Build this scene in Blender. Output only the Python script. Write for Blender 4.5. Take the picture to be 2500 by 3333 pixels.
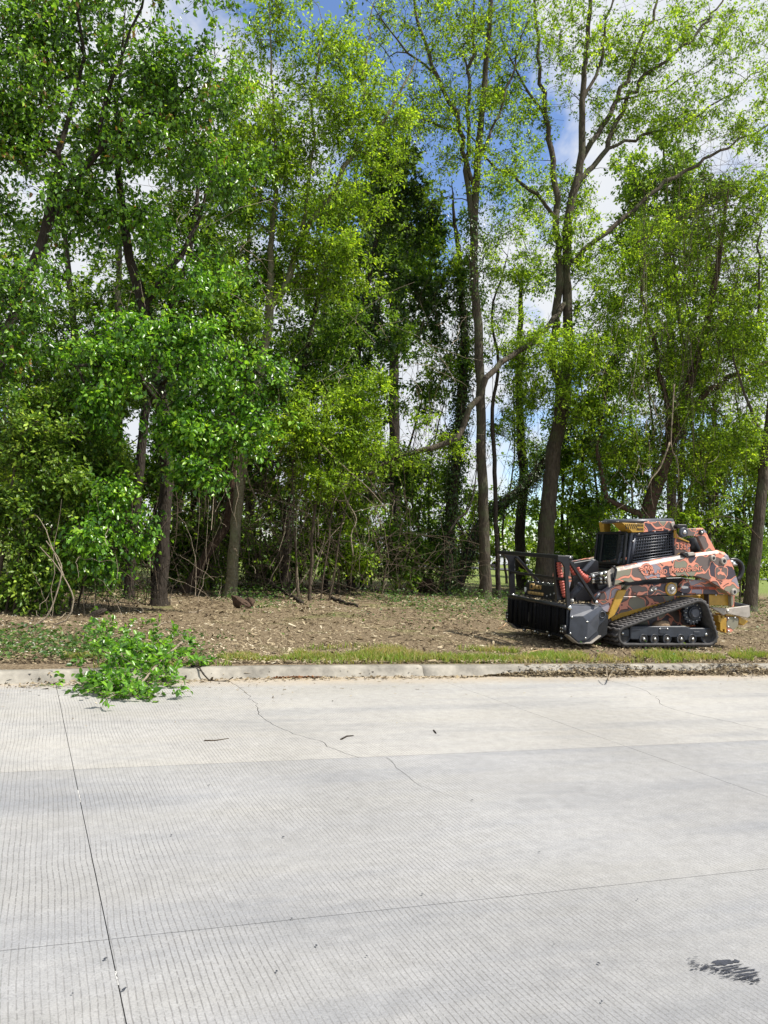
import bpy, bmesh, math
import numpy as np
from mathutils import Vector, Matrix

for o in list(bpy.data.objects):
    bpy.data.objects.remove(o, do_unlink=True)
SC = bpy.context.scene
COL = SC.collection
R = math.radians

# ------------------------------------------------------------------ camera
# Road runs along +X.  Camera is hand held, 1.65 m above the road, turned and slightly rolled.
IW, IH, FP = 2500., 3333., 2504.
HC = 1.65
ROLL = math.atan(0.0456)
PITCH = math.atan((1785. - IH / 2) * math.cos(ROLL) / FP)
YAW = R(-18)
_fw = np.array([0, math.cos(PITCH), math.sin(PITCH)])
_r = np.array([1., 0, 0]); _u = np.cross(_r, _fw)
_R = math.cos(ROLL) * _r + math.sin(ROLL) * _u
_U = -math.sin(ROLL) * _r + math.cos(ROLL) * _u
_Z = np.array([[math.cos(YAW), -math.sin(YAW), 0], [math.sin(YAW), math.cos(YAW), 0], [0, 0, 1]])
CR, CU, CF = _Z @ _R, _Z @ _U, _Z @ _fw
cam_data = bpy.data.cameras.new('camera')
cam = bpy.data.objects.new('camera', cam_data); COL.objects.link(cam)
cam_data.sensor_fit = 'VERTICAL'; cam_data.sensor_height = 36.0
cam_data.lens = 36.0 * FP / IH
cam_data.clip_end = 2000; cam_data.clip_start = 0.05
mw = Matrix.Identity(4)
for i in range(3):
    mw[i][0] = CR[i]; mw[i][1] = CU[i]; mw[i][2] = -CF[i]
mw[2][3] = HC
cam.matrix_world = mw
SC.camera = cam
SC.render.resolution_x = 768; SC.render.resolution_y = 1024

# ------------------------------------------------------------------ sky and sun
SUN_AZ, SUN_EL = R(-32), R(58)          # azimuth measured from +X towards +Y
SC.world = bpy.data.worlds.new('World'); SC.world.use_nodes = True
wn = SC.world.node_tree; wn.nodes.clear()
def nd(t, typ, **kw):
    n = t.nodes.new(typ)
    for k, v in kw.items():
        setattr(n, k, v)
    return n
def ramp(t, stops, interp='LINEAR'):
    n = t.nodes.new('ShaderNodeValToRGB'); cr = n.color_ramp; cr.interpolation = interp
    while len(cr.elements) > len(stops):
        cr.elements.remove(cr.elements[-1])
    while len(cr.elements) < len(stops):
        cr.elements.new(0.5)
    for e, (p, c) in zip(cr.elements, stops):
        e.position = p
        e.color = (c[0], c[1], c[2], 1) if not isinstance(c, (int, float)) else (c, c, c, 1)
    return n
wl = wn.links.new
sky = nd(wn, 'ShaderNodeTexSky', sky_type='NISHITA', sun_disc=False)
sky.sun_elevation = SUN_EL; sky.sun_rotation = math.pi / 2 - SUN_AZ
sky.air_density = 1.0; sky.dust_density = 0.1; sky.ozone_density = 4.0
bg_sky = nd(wn, 'ShaderNodeBackground'); bg_sky.inputs['Strength'].default_value = 0.15
hsn = nd(wn, 'ShaderNodeHueSaturation'); hsn.inputs['Saturation'].default_value = 1.02; hsn.inputs['Hue'].default_value = .505
wl(sky.outputs[0], hsn.inputs['Color']); wl(hsn.outputs[0], bg_sky.inputs['Color'])
tc = nd(wn, 'ShaderNodeTexCoord')
mp = nd(wn, 'ShaderNodeMapping'); mp.inputs['Location'].default_value = (0.1, 0.4, 0.42)
mp.inputs['Scale'].default_value = (1, 1, 1.5); mp.inputs['Rotation'].default_value = (0, 0, R(14))
wl(tc.outputs['Generated'], mp.inputs['Vector'])
no = nd(wn, 'ShaderNodeTexNoise'); no.inputs['Scale'].default_value = 2.3
no.inputs['Detail'].default_value = 7; no.inputs['Roughness'].default_value = 0.55; no.inputs['Distortion'].default_value = 0.3
wl(mp.outputs[0], no.inputs['Vector'])
cr = ramp(wn, [(0.42, 0), (0.495, 1)])
wl(no.outputs['Fac'], cr.inputs[0])
cc = ramp(wn, [(0.4, (0.95, 0.97, 1.0)), (0.75, (0.80, 0.85, 0.93))])
wl(no.outputs['Fac'], cc.inputs[0])
bg_cl = nd(wn, 'ShaderNodeBackground'); bg_cl.inputs['Strength'].default_value = .70
wl(cc.outputs[0], bg_cl.inputs['Color'])
mx = nd(wn, 'ShaderNodeMixShader'); wo = nd(wn, 'ShaderNodeOutputWorld')
wl(cr.outputs[0], mx.inputs[0]); wl(bg_sky.outputs[0], mx.inputs[1]); wl(bg_cl.outputs[0], mx.inputs[2])
wl(mx.outputs[0], wo.inputs[0])

sun_d = bpy.data.lights.new('sun', 'SUN'); sun_d.energy = 5.0; sun_d.angle = R(0.5); sun_d.color = (1, 0.95, 0.87)
sun = bpy.data.objects.new('sun', sun_d); COL.objects.link(sun)
sdir = Vector((math.cos(SUN_EL) * math.cos(SUN_AZ), math.cos(SUN_EL) * math.sin(SUN_AZ), math.sin(SUN_EL)))
sun.rotation_euler = sdir.to_track_quat('Z', 'Y').to_euler(); sun.location = (20, -20, 40)
SC.view_settings.view_transform = 'Standard'; SC.view_settings.look = 'None'
SC.view_settings.exposure = 0.45; SC.view_settings.gamma = 1.0; SC.view_settings.use_curve_mapping = False

# ------------------------------------------------------------------ helpers
RNG = np.random.default_rng(11)
def P(px, py, Y):
    """point where the sight line of a photo pixel meets the upright plane at road distance Y"""
    d = CF + CR * (px - IW / 2) / FP - CU * (py - IH / 2) / FP
    t = Y / d[1]
    return np.array([0, 0, HC]) + d * t
def depth(p):
    return float((np.asarray(p) - np.array([0, 0, HC])) @ CF)
def PG(px, py, z):
    d = CF + CR * (px - IW / 2) / FP - CU * (py - IH / 2) / FP
    return np.array([0, 0, HC]) + d * ((z - HC) / d[2])
BASE = {}
def tag(o, label=None, cat=None, group=None, kind=None):
    if label: o['label'] = label
    if cat: o['category'] = cat
    if group: o['group'] = group
    if kind: o['kind'] = kind
    return o
def empty(name, loc, label=None, cat=None, group=None):
    o = bpy.data.objects.new(name, None); COL.objects.link(o)
    o.location = Vector([float(v) for v in loc]); o.empty_display_size = 0.2
    BASE[o.name] = np.array(loc, float)
    return tag(o, label, cat, group)
def link(name, me, mat=None, parent=None, loc=None, smooth=False):
    """link mesh data as an object; meshes of parts are stored relative to the base of their thing"""
    o = bpy.data.objects.new(name, me); COL.objects.link(o)
    if parent is not None: o.parent = parent
    if loc is not None:
        b = BASE.get(parent.name, np.zeros(3)) if parent is not None else np.zeros(3)
        o.location = Vector([float(v) for v in (np.array(loc, float) - b)])
        BASE[o.name] = np.array(loc, float)
    else:
        BASE[o.name] = BASE.get(parent.name, np.zeros(3)) if parent is not None else np.zeros(3)
    if mat is not None and len(me.materials) == 0: me.materials.append(mat)
    if smooth and len(me.polygons):
        me.polygons.foreach_set('use_smooth', np.ones(len(me.polygons), bool))
    return o
def fastmesh(name, V, Fs, attr=None):
    """V (n,3); Fs list of (m,k) index arrays"""
    me = bpy.data.meshes.new(name)
    V = np.ascontiguousarray(V, np.float32)
    me.vertices.add(len(V)); me.vertices.foreach_set('co', V.ravel())
    Fs = [np.asarray(f, np.int32) for f in Fs if len(f)]
    nl = sum(f.size for f in Fs); npol = sum(len(f) for f in Fs)
    me.loops.add(nl); me.polygons.add(npol)
    me.loops.foreach_set('vertex_index', np.concatenate([f.ravel() for f in Fs]))
    tot = np.concatenate([np.full(len(f), f.shape[1], np.int32) for f in Fs])
    st = np.concatenate([[0], np.cumsum(tot)[:-1]]).astype(np.int32)
    me.polygons.foreach_set('loop_start', st); me.polygons.foreach_set('loop_total', tot)
    if attr is not None:
        a = me.attributes.new('rnd', 'FLOAT', 'POINT'); a.data.foreach_set('value', np.ascontiguousarray(attr, np.float32))
    me.update(calc_edges=True)
    return me
def mk(name, V, Fs, mat, parent=None, smooth=False, attr=None, loc=None):
    if parent is not None:
        V = np.asarray(V, float) - BASE[parent.name]
    elif loc is not None:
        V = np.asarray(V, float) - np.array(loc, float)
    me = fastmesh(name, V, Fs, attr)
    o = link(name, me, mat, parent, None, smooth)
    if parent is None and loc is not None:
        o.location = Vector([float(v) for v in loc]); BASE[o.name] = np.array(loc, float)
    return o
def frombm(name, bm, mat, parent=None, smooth=False, loc=None):
    b = BASE[parent.name] if parent is not None else (np.array(loc, float) if loc is not None else np.zeros(3))
    bmesh.ops.translate(bm, verts=bm.verts, vec=Vector([-float(v) for v in b]))
    bmesh.ops.recalc_face_normals(bm, faces=bm.faces)
    me = bpy.data.meshes.new(name); bm.to_mesh(me); bm.free()
    o = link(name, me, mat, parent, None, smooth)
    if parent is None and loc is not None:
        o.location = Vector([float(v) for v in loc]); BASE[o.name] = np.array(loc, float)
    return o
def tube_vf(pts, rad, n=8, cap=True):
    pts = np.asarray(pts, float); m = len(pts)
    rad = np.full(m, rad, float) if np.isscalar(rad) else np.asarray(rad, float)
    T = np.gradient(pts, axis=0); T /= np.linalg.norm(T, axis=1)[:, None] + 1e-9
    ref = np.array([0.3, 0.2, 0.93]) if abs(T[0] @ np.array([0.3, 0.2, 0.93])) < .9 else np.array([1., 0.1, 0])
    A = np.cross(T[0], ref); A /= np.linalg.norm(A)
    V = []; an = np.linspace(0, 2 * np.pi, n, endpoint=False)
    for i in range(m):
        A = A - T[i] * (A @ T[i]); A /= np.linalg.norm(A) + 1e-9
        B = np.cross(T[i], A)
        V.append(pts[i] + rad[i] * (np.cos(an)[:, None] * A + np.sin(an)[:, None] * B))
    V = np.concatenate(V)
    i = np.arange(m - 1)[:, None] * n; j = np.arange(n)[None]; j2 = (j + 1) % n
    Q = np.stack([i + j, i + j2, i + n + j2, i + n + j], -1).reshape(-1, 4)
    caps = [np.arange(n)[::-1][None], (np.arange(n) + (m - 1) * n)[None]] if cap else []
    return V, [Q] + caps
def tube(name, pts, rad, mat, parent=None, n=8, loc=None):
    V, F = tube_vf(pts, rad, n)
    return mk(name, V, F, mat, parent, smooth=n > 5, loc=loc)
def crom(pts, step):
    """Catmull-Rom resample of rows (any width) with about `step` metres between samples"""
    p = np.asarray(pts, float); q = np.vstack([2 * p[0] - p[1], p, 2 * p[-1] - p[-2]]); out = []
    for i in range(1, len(q) - 2):
        n = max(1, int(np.linalg.norm(q[i + 1][:3] - q[i][:3]) / step))
        for t in np.arange(n) / n:
            a, b, c, d = q[i - 1], q[i], q[i + 1], q[i + 2]
            out.append(.5 * (2 * b + (c - a) * t + (2 * a - 5 * b + 4 * c - d) * t * t + (3 * b - a - 3 * c + d) * t ** 3))
    out.append(p[-1])
    return np.array(out)
def merge(parts):
    Vs, Fs, o = [], {}, 0
    for V, F in parts:
        Vs.append(V)
        for f in F:
            f = np.asarray(f); Fs.setdefault(f.shape[1], []).append(f + o)
        o += len(V)
    return np.concatenate(Vs), [np.concatenate(v) for v in Fs.values()]
def box_vf(c, s, ax=None):
    c = np.array(c, float); s = np.array(s, float) / 2
    V = np.array([[x, y, z] for x in (-1, 1) for y in (-1, 1) for z in (-1, 1)], float) * s
    if ax is not None: V = V @ np.asarray(ax)
    return V + c, [np.array([[0, 1, 3, 2], [4, 6, 7, 5], [0, 4, 5, 1], [2, 3, 7, 6], [0, 2, 6, 4], [1, 5, 7, 3]])]

# ------------------------------------------------------------------ materials
def newmat(name):
    m = bpy.data.materials.new(name); m.use_nodes = True
    t = m.node_tree; b = t.nodes['Principled BSDF']
    return m, t, b
def simple(name, col, rough=.6, metal=0., noise=.25, scale=12., bump=0., spec=.5):
    m, t, b = newmat(name)
    tcn = nd(t, 'ShaderNodeTexCoord'); n = nd(t, 'ShaderNodeTexNoise')
    n.inputs['Scale'].default_value = scale; n.inputs['Detail'].default_value = 6; n.inputs['Roughness'].default_value = .65
    t.links.new(tcn.outputs['Object'], n.inputs['Vector'])
    c = np.array(col)
    r = ramp(t, [(.3, tuple(c * (1 - noise))), (.7, tuple(np.minimum(c * (1 + noise), 1)))])
    t.links.new(n.outputs['Fac'], r.inputs[0]); t.links.new(r.outputs[0], b.inputs['Base Color'])
    b.inputs['Roughness'].default_value = rough; b.inputs['Metallic'].default_value = metal
    b.inputs['Specular IOR Level'].default_value = spec
    if bump:
        bp = nd(t, 'ShaderNodeBump'); bp.inputs['Strength'].default_value = bump; bp.inputs['Distance'].default_value = .02
        t.links.new(n.outputs['Fac'], bp.inputs['Height']); t.links.new(bp.outputs[0], b.inputs['Normal'])
    return m
def leafmat(name, stops, transl=.4, rough=.42, spec=.5, tcol=1.5):
    m, t, b = newmat(name)
    a = nd(t, 'ShaderNodeAttribute'); a.attribute_name = 'rnd'
    r = ramp(t, stops); t.links.new(a.outputs['Fac'], r.inputs[0])
    t.links.new(r.outputs[0], b.inputs['Base Color'])
    b.inputs['Roughness'].default_value = rough; b.inputs['Specular IOR Level'].default_value = spec
    tr = nd(t, 'ShaderNodeBsdfTranslucent')
    mm = nd(t, 'ShaderNodeMix', data_type='RGBA', blend_type='MULTIPLY'); mm.inputs[0].default_value = 1
    t.links.new(r.outputs[0], mm.inputs[6]); mm.inputs[7].default_value = (tcol * 1.15, tcol * 1.1, tcol * .55, 1)
    t.links.new(mm.outputs[2], tr.inputs['Color'])
    ms = nd(t, 'ShaderNodeMixShader'); ms.inputs[0].default_value = transl
    t.links.new(b.outputs[0], ms.inputs[1]); t.links.new(tr.outputs[0], ms.inputs[2])
    t.links.new(ms.outputs[0], t.nodes['Material Output'].inputs[0])
    return m
def bark(name, c1, c2, sc=9., lich=None, zs=.25):
    m, t, b = newmat(name)
    tcn = nd(t, 'ShaderNodeTexCoord'); mpn = nd(t, 'ShaderNodeMapping'); mpn.inputs['Scale'].default_value = (1, 1, zs)
    t.links.new(tcn.outputs['Object'], mpn.inputs[0])
    n = nd(t, 'ShaderNodeTexNoise'); n.inputs['Scale'].default_value = sc * 1.6; n.inputs['Detail'].default_value = 8; n.inputs['Roughness'].default_value = .7
    t.links.new(mpn.outputs[0], n.inputs['Vector'])
    v = nd(t, 'ShaderNodeTexVoronoi', feature='DISTANCE_TO_EDGE'); v.inputs['Scale'].default_value = sc * 1.5
    t.links.new(mpn.outputs[0], v.inputs['Vector'])
    r = ramp(t, [(.3, c1), (.7, c2)]); t.links.new(n.outputs['Fac'], r.inputs[0])
    col = r.outputs[0]
    if lich:
        n2 = nd(t, 'ShaderNodeTexNoise'); n2.inputs['Scale'].default_value = 2.2; n2.inputs['Detail'].default_value = 5
        t.links.new(tcn.outputs['Object'], n2.inputs['Vector'])
        r2 = ramp(t, [(.5, 0), (.68, .8)]); t.links.new(n2.outputs['Fac'], r2.inputs[0])
        mx2 = nd(t, 'ShaderNodeMix', data_type='RGBA'); t.links.new(r2.outputs[0], mx2.inputs[0])
        t.links.new(col, mx2.inputs[6]); mx2.inputs[7].default_value = (*lich, 1); col = mx2.outputs[2]
    t.links.new(col, b.inputs['Base Color']); b.inputs['Roughness'].default_value = .9; b.inputs['Specular IOR Level'].default_value = .2
    ad = nd(t, 'ShaderNodeMath', operation='MULTIPLY_ADD'); t.links.new(v.outputs['Distance'], ad.inputs[0]); ad.inputs[1].default_value = 1.2
    t.links.new(n.outputs['Fac'], ad.inputs[2])
    bp = nd(t, 'ShaderNodeBump'); bp.inputs['Strength'].default_value = .9; bp.inputs['Distance'].default_value = .03
    t.links.new(ad.outputs[0], bp.inputs['Height']); t.links.new(bp.outputs[0], b.inputs['Normal'])
    return m
# ------------------------------------------------------------------ ground sheet
def vnoise(x, y, s, seed=0):
    """smooth value noise, vectorised"""
    x = np.asarray(x, float) / s; y = np.asarray(y, float) / s
    xi, yi = np.floor(x).astype(int), np.floor(y).astype(int); fx, fy = x - xi, y - yi
    fx = fx * fx * (3 - 2 * fx); fy = fy * fy * (3 - 2 * fy)
    def h(a, b):
        v = np.sin(a * 127.1 + b * 311.7 + seed * 17.3) * 43758.5453
        return v - np.floor(v)
    return (h(xi, yi) * (1 - fx) + h(xi + 1, yi) * fx) * (1 - fy) + (h(xi, yi + 1) * (1 - fx) + h(xi + 1, yi + 1) * fx) * fy
def kerbY(x):
    """foot of the kerb; it bends slightly towards the camera at the left"""
    x = np.asarray(x, float)
    return 9.52 - .085 * np.clip(2.0 - x, 0, 4) - .0 * x
def gz(x, y):
    x = np.asarray(x, float); y = np.asarray(y, float)
    d = y - kerbY(x) - .21
    z = .105 + .05 * np.clip(d / 1.2, 0, 1) + .06 * np.clip((d - 1.2) / 9, 0, 1)
    amp = np.clip((d - .15) / 1.0, 0, 1)
    z = z + amp * (.07 * (vnoise(x, y, 1.7, 1) - .5) + .04 * (vnoise(x, y, .55, 2) - .5))
    return np.where(d < 0, -.25, z)
xs = np.unique(np.concatenate([np.linspace(-400, -12, 16), np.arange(-12, 34, .24), np.linspace(34, 500, 20)]))
ys = np.unique(np.concatenate([np.linspace(-300, 8, 10), np.arange(8, 24, .2), np.arange(24, 44, .6), np.linspace(44, 600, 24)]))
gx, gy = np.meshgrid(xs, ys)
V = np.stack([gx, gy, gz(gx, gy)], -1).reshape(-1, 3)
nx, ny = len(xs), len(ys)
i = (np.arange(ny - 1)[:, None] * nx + np.arange(nx - 1)[None]).ravel()
Q = np.stack([i, i + 1, i + nx + 1, i + nx], -1)
gm, t, b = newmat('verge_ground')
tcn = nd(t, 'ShaderNodeTexCoord')
n1 = nd(t, 'ShaderNodeTexNoise'); n1.inputs['Scale'].default_value = 26; n1.inputs['Detail'].default_value = 8; n1.inputs['Roughness'].default_value = .75
n2 = nd(t, 'ShaderNodeTexNoise'); n2.inputs['Scale'].default_value = .8; n2.inputs['Detail'].default_value = 5
for q in (n1, n2): t.links.new(tcn.outputs['Object'], q.inputs['Vector'])
r1 = ramp(t, [(.30, (.06, .043, .026)), (.47, (.18, .135, .085)), (.62, (.33, .26, .17)), (.78, (.48, .40, .28))])
t.links.new(n1.outputs['Fac'], r1.inputs[0])
r3 = ramp(t, [(.3, (.10, .14, .035)), (.6, (.20, .24, .07)), (.8, (.33, .33, .16))]); t.links.new(n1.outputs['Fac'], r3.inputs[0])
sx = nd(t, 'ShaderNodeSeparateXYZ'); t.links.new(tcn.outputs['Object'], sx.inputs[0])
# lawn beyond the wood
mr = nd(t, 'ShaderNodeMapRange'); mr.inputs[1].default_value = 27; mr.inputs[2].default_value = 33; t.links.new(sx.outputs[1], mr.inputs[0])
# green weedy patches in the verge
r4 = ramp(t, [(.56, 0), (.70, .55)]); t.links.new(n2.outputs['Fac'], r4.inputs[0])
mxx = nd(t, 'ShaderNodeMath', operation='MAXIMUM'); t.links.new(mr.outputs[0], mxx.inputs[0]); t.links.new(r4.outputs[0], mxx.inputs[1])
mc = nd(t, 'ShaderNodeMix', data_type='RGBA'); t.links.new(mxx.outputs[0], mc.inputs[0]); t.links.new(r1.outputs[0], mc.inputs[6]); t.links.new(r3.outputs[0], mc.inputs[7])
t.links.new(mc.outputs[2], b.inputs['Base Color']); b.inputs['Roughness'].default_value = .95; b.inputs['Specular IOR Level'].default_value = .1
bp = nd(t, 'ShaderNodeBump'); bp.inputs['Strength'].default_value = 1; bp.inputs['Distance'].default_value = .04
t.links.new(n1.outputs['Fac'], bp.inputs['Height']); t.links.new(bp.outputs[0], b.inputs['Normal'])
g = mk('ground', V, [Q], gm, smooth=True); tag(g, 'brown mulched verge and woodland floor running out to a lawn', kind='structure')

# ------------------------------------------------------------------ concrete road
def concrete(name, c, groove=1., warm=0.):
    m, t, b = newmat(name); L = t.links.new
    tcn = nd(t, 'ShaderNodeTexCoord'); sx = nd(t, 'ShaderNodeSeparateXYZ'); L(tcn.outputs['Object'], sx.inputs[0])
    def noise(s, d, r=.6):
        n = nd(t, 'ShaderNodeTexNoise'); n.inputs['Scale'].default_value = s; n.inputs['Detail'].default_value = d; n.inputs['Roughness'].default_value = r
        L(tcn.outputs['Object'], n.inputs['Vector']); return n
    fine, mid, big = noise(95, 5, .75), noise(11, 6, .7), noise(.55, 4, .55)
    wob = noise(1.1, 2, .5)
    # tining grooves: raked across the road, slightly askew and wandering
    m1 = nd(t, 'ShaderNodeMath', operation='MULTIPLY_ADD'); L(sx.outputs[1], m1.inputs[0]); m1.inputs[1].default_value = .10; L(sx.outputs[0], m1.inputs[2])
    m2 = nd(t, 'ShaderNodeMath', operation='MULTIPLY_ADD'); L(wob.outputs['Fac'], m2.inputs[0]); m2.inputs[1].default_value = .055; L(m1.outputs[0], m2.inputs[2])
    m2b = nd(t, 'ShaderNodeMath', operation='MULTIPLY_ADD'); L(mid.outputs['Fac'], m2b.inputs[0]); m2b.inputs[1].default_value = .007; L(m2.outputs[0], m2b.inputs[2])
    m3 = nd(t, 'ShaderNodeMath', operation='DIVIDE'); L(m2b.outputs[0], m3.inputs[0]); m3.inputs[1].default_value = .0265
    m4 = nd(t, 'ShaderNodeMath', operation='FRACT'); L(m3.outputs[0], m4.inputs[0])
    m5 = nd(t, 'ShaderNodeMath', operation='SUBTRACT'); L(m4.outputs[0], m5.inputs[0]); m5.inputs[1].default_value = .5
    m6 = nd(t, 'ShaderNodeMath', operation='ABSOLUTE'); L(m5.outputs[0], m6.inputs[0])
    gr = ramp(t, [(.06, 1), (.13, 0)]); L(m6.outputs[0], gr.inputs[0])
    # worn away in places
    wr = noise(.9, 5, .6); wrr = ramp(t, [(.36, .25), (.56, 1)]); L(wr.outputs['Fac'], wrr.inputs[0])
    wr2 = noise(38, 3, .6); wrr2 = ramp(t, [(.38, .1), (.5, 1)]); L(wr2.outputs['Fac'], wrr2.inputs[0])
    # grooves fade out towards +x where the slabs are polished smooth
    fx = nd(t, 'ShaderNodeMapRange'); L(sx.outputs[0], fx.inputs[0]); fx.inputs[1].default_value = 1.5; fx.inputs[2].default_value = 6.5; fx.inputs[3].default_value = 1; fx.inputs[4].default_value = .35
    g1 = nd(t, 'ShaderNodeMath', operation='MULTIPLY'); L(gr.outputs[0], g1.inputs[0]); L(wrr.outputs[0], g1.inputs[1])
    g2 = nd(t, 'ShaderNodeMath', operation='MULTIPLY'); L(g1.outputs[0], g2.inputs[0]); L(wrr2.outputs[0], g2.inputs[1])
    g3 = nd(t, 'ShaderNodeMath', operation='MULTIPLY'); L(g2.outputs[0], g3.inputs[0]); L(fx.outputs[0], g3.inputs[1])
    c = np.array(c)
    rb = ramp(t, [(.32, tuple(c * .86)), (.68, tuple(np.minimum(c * 1.10, 1)))]); L(big.outputs['Fac'], rb.inputs[0])
    rm = ramp(t, [(.3, .86), (.7, 1.10)]); L(mid.outputs['Fac'], rm.inputs[0])
    rf = ramp(t, [(.30, .62), (.45, .95), (.60, 1.08), (.75, 1.3)]); L(fine.outputs['Fac'], rf.inputs[0])
    def mul(a, bb):
        x = nd(t, 'ShaderNodeMix', data_type='RGBA', blend_type='MULTIPLY'); x.inputs[0].default_value = 1; L(a, x.inputs[6]); L(bb, x.inputs[7]); return x.outputs[2]
    col = mul(mul(rb.outputs[0], rm.outputs[0]), rf.outputs[0])
    # traffic film and pale scuffs drawn out along the road
    mpl = nd(t, 'ShaderNodeMapping'); mpl.inputs['Scale'].default_value = (.16, .95, 1); L(tcn.outputs['Object'], mpl.inputs[0])
    st = nd(t, 'ShaderNodeTexNoise'); st.inputs['Scale'].default_value = 1.7; st.inputs['Detail'].default_value = 6; st.inputs['Roughness'].default_value = .62; L(mpl.outputs[0], st.inputs['Vector'])
    sr = ramp(t, [(.33, (.80, .82, .86)), (.5, (1, 1, 1)), (.66, (1.0, .99, .96)), (.76, (1.17, 1.15, 1.10))]); L(st.outputs['Fac'], sr.inputs[0]); col = mul(col, sr.outputs[0])
    # dark specks
    sp = nd(t, 'ShaderNodeTexVoronoi'); sp.inputs['Scale'].default_value = 26; L(tcn.outputs['Object'], sp.inputs['Vector'])
    spr = ramp(t, [(.035, .55), (.06, 1)]); L(sp.outputs['Distance'], spr.inputs[0]); col = mul(col, spr.outputs[0])
    dk = nd(t, 'ShaderNodeMix', data_type='RGBA'); gk = nd(t, 'ShaderNodeMath', operation='MULTIPLY'); L(g3.outputs[0], gk.inputs[0]); gk.inputs[1].default_value = .75 * groove
    L(gk.outputs[0], dk.inputs[0]); L(col, dk.inputs[6]); dk.inputs[7].default_value = (.13, .125, .12, 1)
    col = dk.outputs[2]
    if warm:   # sand and silt washed against the kerb: strongest near the far edge
        my = nd(t, 'ShaderNodeMapRange'); L(sx.outputs[1], my.inputs[0]); my.inputs[1].default_value = 8.85; my.inputs[2].default_value = 9.45
        nn = noise(3.5, 6, .7); mlt = nd(t, 'ShaderNodeMath', operation='MULTIPLY'); L(my.outputs[0], mlt.inputs[0])
        rr = ramp(t, [(.3, .5), (.6, 1)]); L(nn.outputs['Fac'], rr.inputs[0]); L(rr.outputs[0], mlt.inputs[1])
        sd = nd(t, 'ShaderNodeMix', data_type='RGBA'); L(mlt.outputs[0], sd.inputs[0]); L(col, sd.inputs[6]); sd.inputs[7].default_value = (.40, .32, .215, 1); col = sd.outputs[2]
    L(col, b.inputs['Base Color']); b.inputs['Roughness'].default_value = .82; b.inputs['Specular IOR Level'].default_value = .3
    hh = nd(t, 'ShaderNodeMath', operation='MULTIPLY_ADD'); L(g3.outputs[0], hh.inputs[0]); hh.inputs[1].default_value = -.8; L(fine.outputs['Fac'], hh.inputs[2])
    bp = nd(t, 'ShaderNodeBump'); bp.inputs['Strength'].default_value = .35; bp.inputs['Distance'].default_value = .006; L(hh.outputs[0], bp.inputs['Height']); L(bp.outputs[0], b.inputs['Normal'])
    return m
C_A = concrete('concrete_kerb_lane', (.36, .348, .326), .85, 1)
C_B = concrete('concrete_middle_lane', (.305, .302, .298), .9)
C_C = concrete('concrete_near_lane', (.295, .293, .29), .95)
C_K = simple('concrete_kerb', (.255, .235, .195), .85, noise=.5, scale=3.2, bump=.4)
M_JOINT = simple('joint_filler', (.11, .105, .1), .95, noise=.5, scale=30)
M_SEAL = simple('joint_sealant', (.45, .44, .42), .8, noise=.2, scale=40)
road = mk('road', *box_vf((25, -2, -.2), (140, 23.2, .2)), M_JOINT); tag(road, 'pale concrete road of grooved slabs with joints', kind='structure')
road.location = (0, 0, 0)
SKEW = -.122
J0, J1 = 5.87, 3.40
def xj(k, y):                       # transverse joint k at distance y
    return .175 + 4.55 * k + SKEW * (y - 2.0) + (.0 if y < J0 else .0)
def slab(poly, mat, bevel=.004):
    bm = bmesh.new()
    vs = [bm.verts.new((p[0], p[1], 0)) for p in poly]
    f = bm.faces.new(vs)
    if f.normal.z < 0: f.normal_flip()
    r = bmesh.ops.extrude_face_region(bm, geom=[f])
    dn = [v for v in r['geom'] if isinstance(v, bmesh.types.BMVert)]
    bmesh.ops.translate(bm, verts=dn, vec=(0, 0, -.095))
    return frombm('concrete_slab', bm, mat, road)
def jag(pts, amp=.012, step=.09, seed=0):
    p = crom([(a[0], a[1], 0) for a in pts], step)[:, :2]; rg = np.random.default_rng(seed)
    n = rg.normal(0, amp, p.shape); n[0] = n[-1] = 0
    return p + n
cA = jag([PG(*q, 0)[:2] for q in [(735, 2212), (790, 2245), (830, 2290), (850, 2330), (900, 2365), (980, 2395), (1040, 2410), (1090, 2440), (1165, 2463)]], seed=1)
cA2 = jag([PG(*q, 0)[:2] for q in [(1950, 2208), (2080, 2240), (2140, 2275), (2150, 2290), (2200, 2310), (2330, 2340), (2500, 2375), (2750, 2398)]], seed=2)
cB = jag([PG(*q, 0)[:2] for q in [(1258, 2466), (1300, 2500), (1350, 2545), (1430, 2580), (1500, 2605)]], seed=3)
G = .0022
rows = [(J0, 9.6, C_A), (J1, J0, C_B), (-.3, J1, C_C), (-4, -.3, C_B), (-8, -4, C_C), (-12.5, -8, C_A)]
for ri, (y0, y1, mat) in enumerate(rows):
    for k in range(-5, 12):
        a, bq, c, d = (xj(k, y0) + G, y0 + G), (xj(k + 1, y0) - G, y0 + G), (xj(k + 1, y1) - G, y1 - G), (xj(k, y1) + G, y1 - G)
        crack = None
        if ri == 0 and a[0] < cA[-1][0] < bq[0]: crack = cA
        if ri == 0 and a[0] < cA2[-1][0] < bq[0]: crack = cA2
        if crack is not None:
            cr_ = crack.copy(); cr_[0, 1] = y1 - G; cr_[-1, 1] = y0 + G
            w = .0035
            slab([a] + [(p[0] - w, p[1]) for p in cr_[::-1]] + [d], mat)
            slab([(p[0] + w, p[1]) for p in cr_[::-1]][::-1] + [bq, c][::1], mat) if False else slab([bq, c] + [(p[0] + w, p[1]) for p in cr_], mat)
        else:
            slab([a, bq, c, d], mat)
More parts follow.
